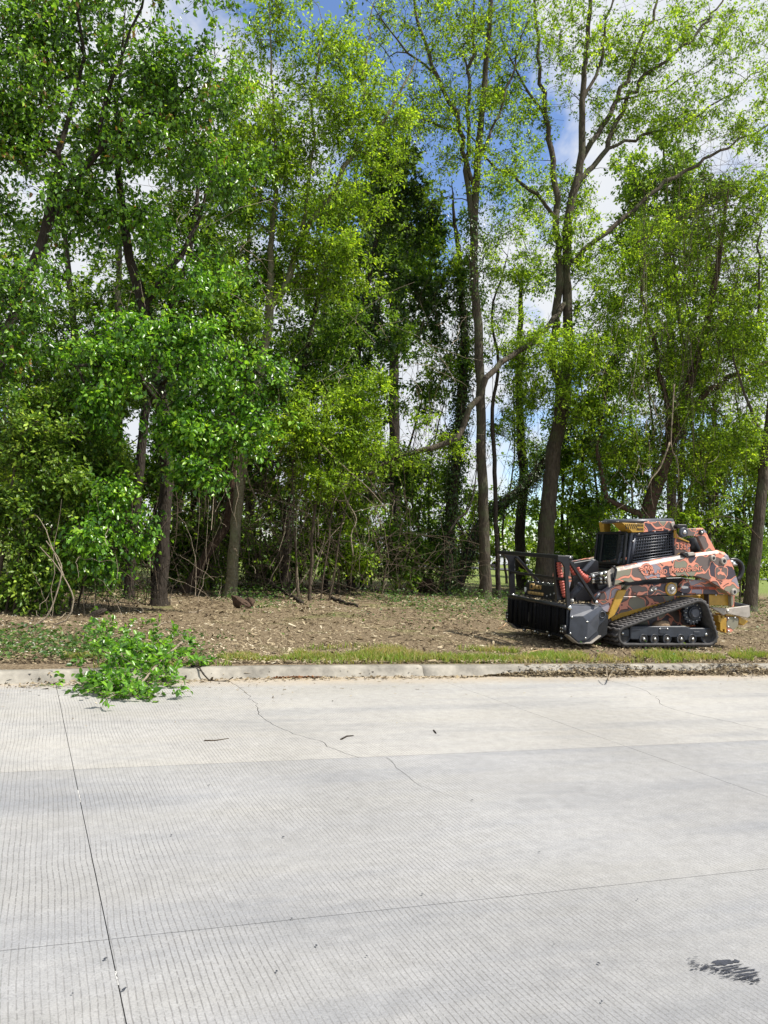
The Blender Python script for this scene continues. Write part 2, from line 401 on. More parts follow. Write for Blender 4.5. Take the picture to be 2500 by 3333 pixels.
def ribbon(pts, w, z):
    pts = np.asarray(pts); T = np.gradient(pts, axis=0); T /= np.linalg.norm(T, axis=1)[:, None]; N = np.stack([-T[:, 1], T[:, 0]], 1)
    w = np.full(len(pts), w) if np.isscalar(w) else np.asarray(w)
    A = pts + N * w[:, None] / 2; B = pts - N * w[:, None] / 2
    V = np.concatenate([np.c_[A, np.full(len(A), z)], np.c_[B, np.full(len(B), z)]]); n = len(pts); i = np.arange(n - 1)
    return V, [np.stack([i, i + 1, i + 1 + n, i + n], -1)]
mk('hairline_crack', *ribbon(cB, .004 * (1 - np.linspace(0, .7, len(cB))), .002), M_JOINT, road)
# pale sealant left in the joint nearest the camera
rg = np.random.default_rng(5)
for (ya, yb) in [(5.15, 5.4), (3.05, 3.15)]:
    yy = np.linspace(ya, yb, 9); pts = np.c_[[xj(0, y) for y in yy], yy] + rg.normal(0, .002, (9, 2))
    mk('joint_sealant', *ribbon(pts, rg.uniform(.002, .007, 9), .0015), M_SEAL, road)
# black tar splash at the lower right
M_TAR = simple('tar', (.03, .033, .045), .6, noise=.4, scale=60)
BZ = [.003]
def blob(c, rx, ry, ang, seed, n=18):
    q = np.random.default_rng(seed); a = np.linspace(0, 2 * np.pi, n, endpoint=False); r = 1 + q.normal(0, .22, n)
    p = np.c_[np.cos(a) * r * rx, np.sin(a) * r * ry]; ca, sa = math.cos(ang), math.sin(ang); BZ[0] += .00003
    p = p @ np.array([[ca, sa], [-sa, ca]]) + c
    return np.c_[p, np.full(n, BZ[0])], [np.arange(n)[None]]
tp = [];
for (zx, zy, rx, ry) in [(830, 745, .05, .03), (760, 730, .035, .016), (1080, 720, .022, .014), (1000, 850, .055, .007), (1180, 905, .075, .008), (1260, 960, .08, .008), (1290, 1020, .075, .006), (1400, 935, .035, .005), (1250, 850, .02, .004), (930, 820, .05, .006), (700, 790, .04, .004), (1390, 890, .02, .003), (1050, 800, .04, .004), (1150, 860, .05, .005), (1330, 990, .05, .004)]:
    tp.append(blob(PG(2200 + zx * .1808, 3000 + zy * .1808, 0)[:2], rx * .8, ry * .7, R(2), int(zx)))
for k in range(150):
    zx = rg.uniform(230, 1500); zy = 730 + (zx - 230) * .24 + rg.normal(50, 45)
    tp.append(blob(PG(2200 + zx * .1808, 3000 + zy * .1808, 0)[:2], rg.uniform(.003, .016), rg.uniform(.0012, .003), R(2), k, 8))
V, F = merge(tp)
mk('tar_splash', V, F, M_TAR, road)
sp = []
for k in range(30):
    px, py = rg.uniform(0, 2500), rg.uniform(2280, 3330)
    sp.append(blob(PG(px, py, 0)[:2], rg.uniform(.003, .009), rg.uniform(.003, .008), rg.uniform(0, 6), 500 + k, 8))
V, F = merge(sp); mk('dark_speck', V, F, M_TAR, road)

# ------------------------------------------------------------------ kerb: cast sections with open joints
kerb = empty('kerb', (0, 9.6, 0)); tag(kerb, 'low weathered concrete kerb along the far edge of the road', kind='structure')
prof = [(-.10, -.09), (-.02, .0), (.02, .03), (.055, .085), (.075, .105), (.10, .115), (.22, .117), (.24, .07), (.24, -.09)]
edges = [-14, -8, -4.6, -.15, 3.75, 7.9, 11.3, 16, 21, 26, 32, 40]
kq = np.random.default_rng(3)
for a, bx in zip(edges[:-1], edges[1:]):
    xsn = np.linspace(a + .005, bx - .005, max(4, int((bx - a) / .12))); off = kq.normal(0, .006); n = len(prof); V = []
    for x in xsn:
        jz = .004 * (vnoise(x, 0, .35, 4) - .5)
        V += [(x, float(kerbY(x)) + p[0] + off + (jz * 1.5 if 0 < j < 6 else 0), p[1] + (jz if 2 < j < 7 else 0)) for j, p in enumerate(prof)]
    i = np.arange(len(xsn) - 1)[:, None] * n; j = np.arange(n)[None]; j2 = (j + 1) % n
    Q = np.stack([i + j, i + n + j, i + n + j2, i + j2], -1).reshape(-1, 4)
    mk('kerb_section', np.array(V), [Q, np.arange(n)[None], (np.arange(n)[::-1] + (len(xsn) - 1) * n)[None]], C_K, kerb, smooth=False)
# ------------------------------------------------------------------ plants: skeleton growth and leaf sprays
BK_GREY = bark('bark_grey', (.035, .029, .021), (.115, .094, .068), 10, (.085, .095, .05))
BK_DARK = bark('bark_dark', (.022, .018, .014), (.07, .056, .043), 12)
BK_RED = bark('bark_reddish', (.04, .026, .019), (.12, .078, .054), 9)
BK_PALE = bark('bark_smooth_pale', (.11, .10, .06), (.24, .215, .14), 6, (.17, .19, .095), zs=1.2)
VINE_P = bark('vine_pale', (.20, .16, .11), (.42, .35, .26), 14)
VINE_B = bark('vine_brown', (.045, .034, .024), (.14, .108, .075), 14)
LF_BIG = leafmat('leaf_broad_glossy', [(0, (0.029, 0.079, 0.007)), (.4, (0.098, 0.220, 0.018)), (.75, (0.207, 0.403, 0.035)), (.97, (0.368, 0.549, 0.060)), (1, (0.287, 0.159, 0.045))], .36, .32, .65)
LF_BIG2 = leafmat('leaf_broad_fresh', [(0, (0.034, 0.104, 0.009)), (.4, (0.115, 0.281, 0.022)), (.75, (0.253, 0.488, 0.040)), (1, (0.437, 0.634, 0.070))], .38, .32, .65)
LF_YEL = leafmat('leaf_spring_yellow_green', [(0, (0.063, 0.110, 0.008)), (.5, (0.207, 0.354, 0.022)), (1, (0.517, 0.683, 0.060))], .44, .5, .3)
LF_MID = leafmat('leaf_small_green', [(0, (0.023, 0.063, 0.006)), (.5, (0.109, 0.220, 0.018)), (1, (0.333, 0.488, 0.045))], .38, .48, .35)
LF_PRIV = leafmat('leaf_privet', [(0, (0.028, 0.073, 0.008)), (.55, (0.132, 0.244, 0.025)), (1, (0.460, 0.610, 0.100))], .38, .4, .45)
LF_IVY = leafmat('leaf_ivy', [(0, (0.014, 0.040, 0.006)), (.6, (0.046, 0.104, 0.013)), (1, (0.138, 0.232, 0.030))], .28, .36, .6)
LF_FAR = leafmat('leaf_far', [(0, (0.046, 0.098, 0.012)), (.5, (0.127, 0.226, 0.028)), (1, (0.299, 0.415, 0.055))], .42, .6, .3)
def nrmz(v):
    return v / (np.linalg.norm(v, axis=-1, keepdims=True) + 1e-9)
def leaves_vf(pos, dirv, nrm, L, Wd, fold=.22, big=False):
    dirv = nrmz(dirv); side = nrmz(np.cross(nrm, dirv)); nrm = np.cross(dirv, side)
    L = L[:, None]; Wd = Wd[:, None]; n = len(pos); k = np.arange(n)[:, None]
    if not big:
        mid = pos + dirv * L * .42
        V = np.stack([pos, mid + side * Wd / 2 + nrm * Wd * fold, pos + dirv * L, mid - side * Wd / 2 + nrm * Wd * fold], 1).reshape(-1, 3)
        F = np.concatenate([k * 4 + np.array([[0, 2, 1]]), k * 4 + np.array([[0, 3, 2]])])
        return V, F, 4
    a = pos + dirv * L * .2; c = pos + dirv * L * .55 - nrm * L * .02; tip = pos + dirv * L - nrm * L * .10
    V = np.stack([pos, a + side * Wd * .42 + nrm * Wd * fold, c + side * Wd * .46 + nrm * Wd * fold * .8, tip,
                  c - side * Wd * .46 + nrm * Wd * fold * .8, a - side * Wd * .42 + nrm * Wd * fold], 1).reshape(-1, 3)
    F = np.concatenate([k * 6 + np.array([[0, 3, 2, 1]]), k * 6 + np.array([[0, 5, 4, 3]])])
    return V, F, 6
def spray(rg, C, Bd, s, ntw, nlf, L, asp, droop=.35, big=False, jit=.3):
    """twigs and leaves around cluster centres C whose branches run along Bd"""
    n = len(C)
    S = np.repeat(C, ntw, 0); D = np.repeat(Bd, ntw, 0) * .55 + rg.normal(0, .62, (n * ntw, 3)); D[:, 2] += .08; D = nrmz(D)
    TL = s * rg.uniform(.55, 1.35, n * ntw)
    E_ = S + D * TL[:, None]; E_[:, 2] -= TL * rg.uniform(0, .25, len(TL))
    M = (S + E_) / 2; M[:, 2] += TL * .05
    rep = lambda a: np.repeat(a, nlf, 0)
    tt = rg.uniform(.12, 1.05, n * ntw * nlf)[:, None]
    A0, A1, A2 = rep(S), rep(M), rep(E_)
    pos = A0 * (1 - tt) ** 2 + 2 * A1 * tt * (1 - tt) + A2 * tt ** 2
    m = len(pos)
    dv = rep(D) * .5 + rg.normal(0, .7, (m, 3)); dv[:, 2] -= droop
    pos = pos + nrmz(rg.normal(0, 1, (m, 3))) * (s * jit * rg.uniform(0, 1, m))[:, None]
    nr = np.c_[rg.normal(0, .55, (m, 2)), np.ones(m)] + np.array([.25, -.2, 0])
    LL = L * rg.uniform(.5, 1.35, m)
    V, F, kv = leaves_vf(pos, dv, nr, LL, LL * asp * rg.uniform(.85, 1.1, m), big=big)
    # colour: per leaf plus a drift per cluster
    cl = np.repeat(rg.normal(0, .16, n), ntw * nlf)
    col = np.clip(rg.beta(1.5, 2.0, m) + cl, 0, 1)
    # twigs: three sided
    tw = twigs_vf(S, M, E_, .0045, .0018)
    return (V, F, np.repeat(col, kv)), tw
def twigs_vf(S, M, E_, r0, r1):
    n = len(S); d = nrmz(E_ - S); a = nrmz(np.cross(d, np.array([.31, .2, .9]))); b_ = np.cross(d, a); V = []
    for Pt, r in ((S, r0), (E_, r1)):
        for q in range(3):
            an = q * 2 * np.pi / 3
            V.append(Pt + r * (math.cos(an) * a + math.sin(an) * b_))
    V = np.stack(V, 1).reshape(-1, 3); k = np.arange(n)[:, None] * 6
    F = [k + np.array([[q, (q + 1) % 3, 3 + (q + 1) % 3, 3 + q]]) for q in range(3)]
    return V, np.concatenate(F)
class Skel:
    def __init__(s, rg):
        s.p = []; s.par = []; s.r = []; s.rg = rg; s.fix = []
    def path(s, pts, parent=-1, wob=.02):
        """rows x,y,z,r -> chain of nodes"""
        q = crom(pts, .38); last = parent
        for i, a in enumerate(q):
            j = s.rg.normal(0, 1, 3) * wob * (0 if i == 0 else 1)
            s.p.append(a[:3] + j); s.par.append(last); s.r.append(max(a[3], .004)); s.fix.append(True); last = len(s.p) - 1
        return last
    def near(s, pt):
        return int(np.argmin(np.linalg.norm(np.array(s.p) - np.asarray(pt)[:3], axis=1)))
    def grow(s, T, zmin=-9, arch=.12):
        p0 = np.array(s.p); d0 = np.array([np.linalg.norm(p0 - t, axis=1).min() for t in T])
        tips = np.zeros(len(T), int); bd = np.zeros((len(T), 3))
        cap = len(s.p) + len(T) * 40; arr = np.zeros((cap, 3)); arr[:len(p0)] = p0; n = len(p0)
        for ti in np.argsort(d0):
            t = T[ti]; dv = t - arr[:n]; d = np.linalg.norm(dv, axis=1)
            c = d * (1 + .8 * np.clip((arr[:n, 2] - t[2]) / (d + .05), 0, 1)) + np.where(arr[:n, 2] < zmin, 3., 0)
            k = int(np.argmin(c)); dd = d[k]; m = min(38, max(2, int(dd / .42))); a = arr[k]
            mid = (a + t) / 2 + s.rg.normal(0, .07 * dd, 3); mid[2] += arch * dd
            last = k
            for u in np.linspace(0, 1, m + 1)[1:]:
                q = a * (1 - u) ** 2 + 2 * mid * u * (1 - u) + t * u * u
                arr[n] = q; s.p.append(q); s.par.append(last); s.r.append(0.); s.fix.append(False); last = n; n += 1
            tips[ti] = last; bd[ti] = nrmz(t - mid)
        return tips, bd
    def radii(s, r0=.0062, ex=.47):
        n = len(s.p); cnt = np.zeros(n); kids = np.zeros(n, int)
        for i in range(n):
            if s.par[i] >= 0: kids[s.par[i]] += 1
        cnt[kids == 0] = 1
        for i in range(n - 1, -1, -1):
            if s.par[i] >= 0: cnt[s.par[i]] += cnt[i]
        r = r0 * cnt ** ex; rr = np.array(s.r); fx = np.array(s.fix)
        rad = np.where(fx, np.maximum(rr, np.minimum(r, rr * 1.15)), r)
        for i in range(n):
            if s.par[i] >= 0 and not fx[i]: rad[i] = min(rad[i], rad[s.par[i]] * .9)
        return rad
    def mesh(s, rad, flare=True):
        p = np.array(s.p); par = np.array(s.par); n = len(p); e = np.where(par >= 0)[0]; pa = par[e]
        inc = np.zeros((n, 3)); inc[e] = nrmz(p[e] - p[pa]); root = par < 0
        main = np.full(n, -1); best = np.zeros(n)
        for c_, a in zip(e, pa):
            if rad[c_] > best[a]: best[a] = rad[c_]; main[a] = c_
        for i in np.where(root)[0]:
            if main[i] >= 0: inc[i] = inc[main[i]]
        dirn = inc.copy()
        has = main >= 0; dirn[has] = nrmz(inc[has] + inc[main[has]])
        ism = main[pa] == e
        fat = np.maximum(rad[pa] * ism, rad[e])
        out = []
        for ns, sel in ((3, fat < .012), (5, (fat >= .012) & (fat < .05)), (12, fat >= .05)):
            ee = e[sel]; aa = pa[sel]; mm = ism[sel]
            if not len(ee): continue
            def ring(c_, d, r):
                ref = np.tile(np.array([.86, .5, .05]), (len(d), 1)); a = nrmz(np.cross(d, ref)); b_ = np.cross(d, a)
                an = np.arange(ns) * 2 * np.pi / ns
                lump = 1.0 if ns < 10 else 1 + .07 * np.sin(an[None] * 3 + c_[:, 2:] * 4.1 + c_[:, :1] * 3) + .05 * np.sin(an[None] * 5 - c_[:, 2:] * 7 + c_[:, 1:2] * 4)
                return c_[:, None] + (r[:, None] * (lump if ns >= 10 else np.ones((len(r), ns))))[..., None] * (np.cos(an)[None, :, None] * a[:, None] + np.sin(an)[None, :, None] * b_[:, None])
            r_a = np.where(mm, rad[aa], np.minimum(rad[ee] * 1.15, rad[aa]))
            d_a = np.where(mm[:, None], dirn[aa], inc[ee])
            V = np.concatenate([ring(p[aa], d_a, r_a), ring(p[ee], dirn[ee], rad[ee])], 1).reshape(-1, 3)
            k = np.arange(len(ee))[:, None] * 2 * ns
            F = np.concatenate([k + np.array([[q, (q + 1) % ns, ns + (q + 1) % ns, ns + q]]) for q in range(ns)])
            out.append((V, [F]))
        return out
def px_path(pts, Y, base=True):
    """rows (px,py,radius[,dY]) -> world x,y,z,r; the first point is put into the ground"""
    out = []
    for i, q in enumerate(pts):
        w = P(q[0], q[1], Y + (q[3] if len(q) > 3 else 0)); out.append([*w, q[2]])
    if base:
        out[0][2] = float(gz(out[0][0], out[0][1])) - .12
        # root flare
        x, y, z, r = out[0]; n1 = np.array(out[1]); f = min(.28, .5 * np.linalg.norm(n1[:3] - out[0][:3])) / np.linalg.norm(n1[:3] - out[0][:3])
        m = np.array(out[0]) * (1 - f) + n1 * f; out[0][3] = r * 1.5; m[3] = r * 1.06
        out.insert(1, list(m))
    return np.array(out)
NTRI = 0
NM, SZ = 2.05, 1.52
def tree(name, label, Y, trunk, limbs=(), lobes=(), leaf=None, bk=None, seed=0, size=(.07, .6), s=.42, ntw=5, nlf=9, droop=.35, big=False,
         ivy=None, cat='tree', group=None, part='trunk', leafpart='crown', zlow=1.6, stems=(), jit=.32, arch=.12, bare=()):
    """one plant: trunk and limbs traced from the photo, twigs grown to the foliage masses, leaf sprays on the twigs"""
    global NTRI
    rg = np.random.default_rng(seed + 100)
    if not big: size = (size[0] * SZ * (1 if Y < 23.3 else 1.12), size[1]); nlf = int(round(nlf * 1.2))
    s = s * .95
    def tail(q):
        q = np.asarray(q); d = nrmz(q[-1][:3] - q[-2][:3]); e = np.r_[q[-1][:3] + (d + np.array([0, 0, .3])) * (.5 + 9 * q[-1][3]), .006]
        return np.vstack([q, e])
    w = px_path(trunk, Y); w = tail(w) if cat == 'tree' else w; base = w[0][:3].copy(); base[2] += .12
    root = empty(name, base, label, cat, group)
    sk = Skel(rg); sk.path(w, wob=.012)
    for st in stems:
        sk.path(px_path(st, Y), wob=.02)
    for lb in limbs:
        q = tail(px_path(lb, Y, False)); k = sk.near(q[0]); q[0][:3] = sk.p[k]; sk.path(q, k, wob=.05)
    C = []
    for lo in lobes:
        px, py, rx, ry, n = lo[:5]; n = int(n * (1.5 if big else NM if Y < 23.3 else 1.3 if Y < 33 else 1.0)); dY = lo[5] if len(lo) > 5 else 0; dd = lo[6] if len(lo) > 6 else None
        c = P(px, py, Y + dY); sc = depth(c) / FP
        ks = max(3, n // 7); cs = nrmz(rg.normal(0, 1, (ks, 3))) * (rg.uniform(.1, 1, ks) ** .45 * rg.uniform(.85, 1.2, ks))[:, None]
        v = cs[rg.integers(0, ks, n)] + rg.normal(0, .19, (n, 3)) * np.array([1.15, .8, 1])
        dpt = dd if dd else .75 * min(rx, ry) * sc
        q = c + v[:, :1] * CR * rx * sc + v[:, 1:2] * CU * ry * sc + v[:, 2:3] * np.array([CF[0], CF[1], 0]) * dpt
        C.append(q)
    tw = None
    if C:
        C = np.concatenate(C); C[:, 2] = np.maximum(C[:, 2], gz(C[:, 0], C[:, 1]) + .15)
        tips, bd = sk.grow(C, zmin=base[2] + zlow, arch=arch)
    if bare:
        Bp = []
        for (px, py, rx, ry, n) in bare:
            c = P(px, py, Y); sc = depth(c) / FP; v = rg.normal(0, .5, (n, 3)); Bp.append(c + v[:, :1] * CR * rx * sc + v[:, 1:2] * CU * ry * sc + v[:, 2:3] * CF * min(rx, ry) * sc)
        sk.grow(np.concatenate(Bp), zmin=base[2] + zlow, arch=.05)
    rad = sk.radii()
    parts = sk.mesh(rad)
    if C is not None and len(C):
        (V, F, col), tw = spray(rg, C, bd, s, ntw, nlf, size[0], size[1], droop, big, jit)
        mk(leafpart, V, [F], leaf, root, attr=col); NTRI += len(F) * (F.shape[1] - 2)
        parts.append((tw[0], [tw[1]])) if Y < 30 else None
    V, F = merge(parts); mk(part, V, F, bk, root, smooth=True); NTRI += sum(len(f) * 2 for f in F)
    if ivy:
        # ivy = (z0, z1, leaves per metre, spread): leaves hugging the trunk
        tp = np.array([sk.p[i] for i in range(len(w) * 0 + sum(1 for f in sk.fix if f))]); tr = np.array(rad[:len(tp)])
        ok = (tp[:, 2] > ivy[0]) & (tp[:, 2] < ivy[1]); tp, tr = tp[ok], tr[ok]
        if len(tp):
            n = int(ivy[2] * .9) * len(tp); k = rg.integers(0, len(tp), n); a = rg.uniform(0, 2 * np.pi, n)
            out = np.c_[np.cos(a), np.sin(a), rg.normal(0, .2, n)]
            ps = tp[k] + out * (tr[k] + np.abs(rg.normal(0, ivy[3], n)))[:, None] + rg.normal(0, .16, (n, 3)) * np.array([.3, .3, 1])
            dv = out * .5 + rg.normal(0, .4, (n, 3)); dv[:, 2] -= .7
            LL = rg.uniform(.05, .10, n); V, F, kv = leaves_vf(ps, dv, out + np.array([0, 0, .5]) + rg.normal(0, .3, (n, 3)), LL, LL * .85)
            mk('ivy', V, [F], LF_IVY, root, attr=np.repeat(rg.uniform(0, 1, n), kv)); NTRI += len(F)
    return root

# ---- left side: broad-leaved trees
tree('broadleaf_tree', 'leaning dark-trunked tree with broad glossy leaves at the left edge', 16.5,
     [(-90, 1960, .14), (-30, 1400, .115), (15, 1100, .10), (75, 950, .09), (135, 780, .08), (230, 610, .07), (330, 480, .07), (430, 400, .05), (560, 330, .03)],
     limbs=[[(140, 780, .09), (185, 640, .08), (200, 500, .06), (240, 330, .04), (270, 120, .03), (280, -150, .02)], [(20, 1100, .08), (-60, 900, .06), (-120, 650, .04)],
            [(330, 480, .05), (350, 330, .04), (420, 150, .03), (480, -100, .02)]],
     lobes=[(90, 140, 220, 220, 85), (380, 120, 230, 230, 85), (620, 230, 170, 220, 48), (560, 420, 220, 180, 55), (250, 420, 250, 200, 80), (60, 620, 160, 170, 46), (60, 930, 130, 130, 26, -1), (20, 1150, 90, 110, 14, -1), (330, 650, 180, 130, 34), (680, 560, 120, 130, 22), (-150, 300, 200, 350, 40), (300, -230, 480, 190, 60)],
     leaf=LF_BIG, bk=BK_DARK, seed=1, size=(.098, .62), s=.45, ntw=5, nlf=9, droop=.6, big=True)
tree('broadleaf_tree', 'dark upright tree carrying the bright low broad-leaved boughs left of centre', 17.6,
     [(520, 1950, .17), (528, 1750, .15), (542, 1522, .14), (520, 1250, .13), (470, 1000, .12), (425, 840, .10), (392, 625, .08), (380, 400, .05), (400, 150, .03)],
     limbs=[[(530, 1400, .08), (480, 1260, .07, -1), (380, 1180, .05, -2), (250, 1180, .03, -2.6)], [(520, 1250, .08), (620, 1170, .06, -1), (760, 1180, .04, -2), (860, 1230, .02, -2.4)],
            [(470, 1000, .07), (560, 880, .06), (640, 720, .04), (690, 560, .025)]],
     lobes=[(330, 1250, 160, 120, 36, -2.2), (540, 1160, 240, 120, 62, -2.3), (770, 1230, 160, 100, 46, -2.3), (740, 1420, 170, 80, 38, -2.2), (470, 1390, 170, 90, 34, -2.2), (230, 1110, 120, 80, 14, -1.5), (860, 1360, 70, 50, 10, -2.4), (350, 1730, 110, 110, 34, -2.6), (400, 1590, 90, 60, 12, -2.5), (560, 1550, 120, 55, 18, -2.4), (280, 1830, 70, 60, 14, -2.7), (200, 1560, 90, 90, 12, -2), (640, 900, 170, 140, 26, -.5), (430, 720, 180, 160, 30)],
     leaf=LF_BIG2, bk=BK_DARK, seed=2, size=(.096, .64), s=.42, ntw=5, nlf=8, droop=.6, big=True, ivy=(3, 7, 60, .08))
tree('forest_tree', 'dark slim trunk just left of the dark upright tree', 19.2,
     [(420, 1930, .12), (437, 1700, .12), (455, 1522, .11), (480, 1300, .10), (560, 1000, .08), (620, 800, .06), (650, 560, .04)],
     lobes=[(600, 860, 200, 200, 60), (480, 1050, 180, 150, 40), (700, 1050, 130, 120, 26), (650, 560, 180, 170, 36)], leaf=LF_MID, bk=BK_DARK, seed=3, size=(.075, .55), nlf=9)
tree('elm_tree', 'pale grey-green trunk forking high up, standing at the clearing edge left of centre', 20.2,
     [(748, 1945, .16), (765, 1750, .14), (785, 1540, .13), (815, 1350, .125), (862, 1130, .12), (878, 1000, .11), (882, 770, .07), (900, 600, .05), (890, 350, .03), (880, 100, .02)],
     limbs=[[(878, 1010, .1), (935, 900, .09), (975, 770, .08), (1070, 640, .07), (1150, 500, .06), (1250, 390, .045), (1330, 250, .03)], [(1150, 500, .045), (1180, 300, .035), (1205, 80, .02)],
            [(975, 770, .05), (1010, 560, .04), (1020, 330, .03), (1040, 120, .02)]],
     lobes=[(950, 420, 200, 160, 80), (1120, 330, 170, 170, 70), (1050, 120, 250, 130, 50), (1000, 650, 240, 150, 95), (800, 580, 140, 150, 48), (1240, 430, 140, 140, 44), (860, 880, 190, 130, 70), (1080, 850, 160, 150, 60), (980, -150, 260, 150, 14), (770, 330, 100, 140, 18)],
     bare=[(1000, 350, 280, 300, 70), (900, 900, 200, 200, 25)], leaf=LF_YEL, bk=BK_PALE, seed=4, size=(.07, .5), s=.45, ntw=4, nlf=9)
tree('leaning_tree', 'reddish bent trunk leaning right behind the pale elm trunk', 21.3,
     [(600, 1895, .14), (680, 1790, .12), (735, 1720, .11), (755, 1600, .10), (765, 1450, .09), (740, 1250, .07), (700, 1080, .05)],
     lobes=[(700, 1080, 160, 130, 40), (780, 900, 130, 130, 26)], leaf=LF_MID, bk=BK_RED, seed=5, size=(.07, .55), nlf=8)
tree('ivy_tree', 'short ivy-hung trunk in the brush right of the elm trunk', 22,
     [(928, 1922, .16), (932, 1750, .14), (945, 1600, .12), (965, 1400, .10), (1000, 1150, .08), (1040, 950, .06)],
     lobes=[(1000, 1050, 180, 150, 56), (930, 1300, 150, 110, 34), (1080, 1250, 110, 110, 22)], leaf=LF_MID, bk=BK_DARK, seed=6, size=(.075, .55), ivy=(1.4, 8, 170, .14))
tree('forest_tree', 'dark V-forked trunk near the middle of the wood', 24,
     [(1142, 1905, .14), (1145, 1600, .13), (1153, 1330, .12), (1175, 1050, .10), (1230, 760, .07), (1270, 560, .05)], limbs=[[(1152, 1345, .08), (1125, 1200, .06), (1100, 1000, .04)]],
     lobes=[(1250, 620, 130, 130, 60), (1330, 780, 110, 150, 56), (1200, 880, 140, 150, 52), (1150, 1090, 150, 110, 36), (1380, 1000, 90, 160, 34)], leaf=LF_IVY, bk=BK_DARK, seed=7, size=(.085, .6), nlf=10, ivy=(6, 13, 120, .2))
tree('ivy_tree', 'thick ivy-clad column left of the straight slender trunk', 23.4,
     [(1450, 1905, .20), (1468, 1650, .18), (1490, 1450, .17), (1512, 1150, .14), (1500, 900, .10), (1480, 720, .06)],
     lobes=[(1420, 1150, 110, 150, 30), (1450, 850, 110, 120, 24)], leaf=LF_MID, bk=BK_DARK, seed=8, size=(.075, .6), ivy=(.5, 11, 420, .14))
tree('slender_tree', 'straight slender grey trunk with two tall stems left of the machine', 22.1,
     [(1582, 1955, .19), (1575, 1700, .165), (1568, 1500, .155), (1558, 1100, .14), (1542, 860, .13), (1555, 520, .11), (1575, 300, .09), (1598, 0, .07), (1612, -350, .03)],
     limbs=[[(1546, 760, .09), (1498, 422, .075), (1423, 249, .06), (1340, 0, .045), (1290, -220, .02)], [(1545, 700, .07), (1520, 400, .06), (1535, 180, .05), (1552, -80, .03)],
            [(1555, 520, .05), (1640, 330, .04), (1700, 120, .025)], [(1423, 249, .04), (1330, 170, .03), (1240, 60, .02)], [(1498, 422, .04), (1400, 400, .03), (1320, 360, .02)]],
     lobes=[(1380, 130, 190, 190, 84), (1560, 130, 170, 190, 58), (1480, 330, 180, 130, 54), (1330, 420, 130, 130, 44), (1480, 560, 130, 110, 36), (1560, 880, 110, 130, 30), (1640, 620, 130, 150, 26), (1500, -200, 300, 150, 24)],
     bare=[(1400, 150, 200, 220, 60), (1560, 200, 160, 260, 50), (1500, 600, 120, 200, 20)], leaf=LF_YEL, bk=BK_GREY, seed=9, size=(.065, .5), s=.45, ntw=4, nlf=7, ivy=(9.5, 12.5, 120, .2))
tree('slender_tree', 'thin wavy stem close beside the straight slender trunk', 22.5,
     [(1625, 1942, .08), (1615, 1700, .07), (1608, 1500, .07), (1603, 1330, .06), (1622, 1180, .05), (1600, 1020, .04), (1640, 880, .025)],
     lobes=[(1650, 900, 110, 150, 36), (1700, 1180, 90, 110, 22), (1640, 1400, 70, 90, 10)], leaf=LF_YEL, bk=BK_DARK, seed=10, size=(.065, .5), nlf=7)
tree('spreading_tree', 'big twin-stemmed grey tree with bare spreading limbs behind the guard rail', 23.2,
     [(1772, 1900, .34), (1778, 1750, .28), (1790, 1600, .26), (1806, 1450, .25), (1838, 1300, .20), (1850, 1100, .17), (1842, 900, .16), (1852, 700, .15), (1890, 530, .13), (1898, 300, .10), (1913, 113, .08), (1935, -150, .05), (1950, -400, .02)],
     limbs=[[(1806, 1450, .2), (1812, 1300, .16), (1803, 1100, .14), (1815, 900, .13), (1808, 640, .11), (1777, 377, .08), (1755, 226, .06), (1740, 0, .045), (1720, -220, .02)],
            [(1888, 540, .10), (2011, 324, .08), (2079, 150, .06), (2140, 0, .045), (2200, -200, .02)], [(1872, 600, .10), (1973, 482, .09), (2079, 264, .07), (2230, 150, .05), (2350, 0, .035), (2450, -120, .02)],
            [(1850, 860, .09), (1930, 790, .085), (2064, 678, .08), (2192, 580, .07), (2343, 490, .05), (2500, 407, .03), (2620, 330, .02)], [(1973, 482, .06), (2100, 440, .045), (2230, 400, .035), (2380, 300, .025), (2520, 190, .015)],
            [(1812, 700, .07), (1750, 640, .065), (1694, 588, .055), (1611, 542, .045), (1530, 440, .03), (1440, 330, .02)], [(1898, 320, .06), (1960, 180, .05), (1990, 0, .035), (2010, -200, .02)],
            [(1777, 377, .05), (1690, 240, .04), (1630, 100, .025)], [(2011, 324, .045), (2060, 320, .03), (2170, 280, .025), (2300, 220, .015)],
            [(1846, 960, .09), (1760, 1090, .085, -1), (1690, 1140, .085, -1.6), (1611, 1198, .09, -2), (1551, 1290, .09, -2), (1483, 1416, .085, -2), (1400, 1454, .075, -2), (1250, 1514, .06, -2), (1140, 1570, .03, -2)]],
     lobes=[(1690, 180, 150, 170, 54), (1880, 80, 200, 170, 62), (2120, 130, 230, 150, 92), (2370, 90, 180, 130, 70), (2130, 350, 240, 120, 84), (2380, 330, 150, 120, 44), (1700, 430, 140, 140, 40),
            (1900, 1130, 180, 130, 72, -1.5), (1730, 1120, 120, 140, 48, -1.5), (2010, 1000, 170, 150, 56, -1), (1900, 820, 150, 140, 56), (1800, 620, 150, 140, 26), (2010, 620, 150, 120, 26), (1870, 1290, 150, 100, 40, -1.5), (1420, 1420, 150, 60, 16, -2), (1230, 1500, 130, 50, 20, -2), (2000, -250, 500, 130, 24)],
     bare=[(1750, 250, 180, 250, 60), (1950, 200, 220, 250, 80), (2200, 250, 280, 220, 110), (2400, 350, 200, 160, 50), (1750, 700, 150, 200, 20)], leaf=LF_YEL, bk=BK_GREY, seed=11, size=(.07, .52), s=.45, ntw=4, nlf=8)
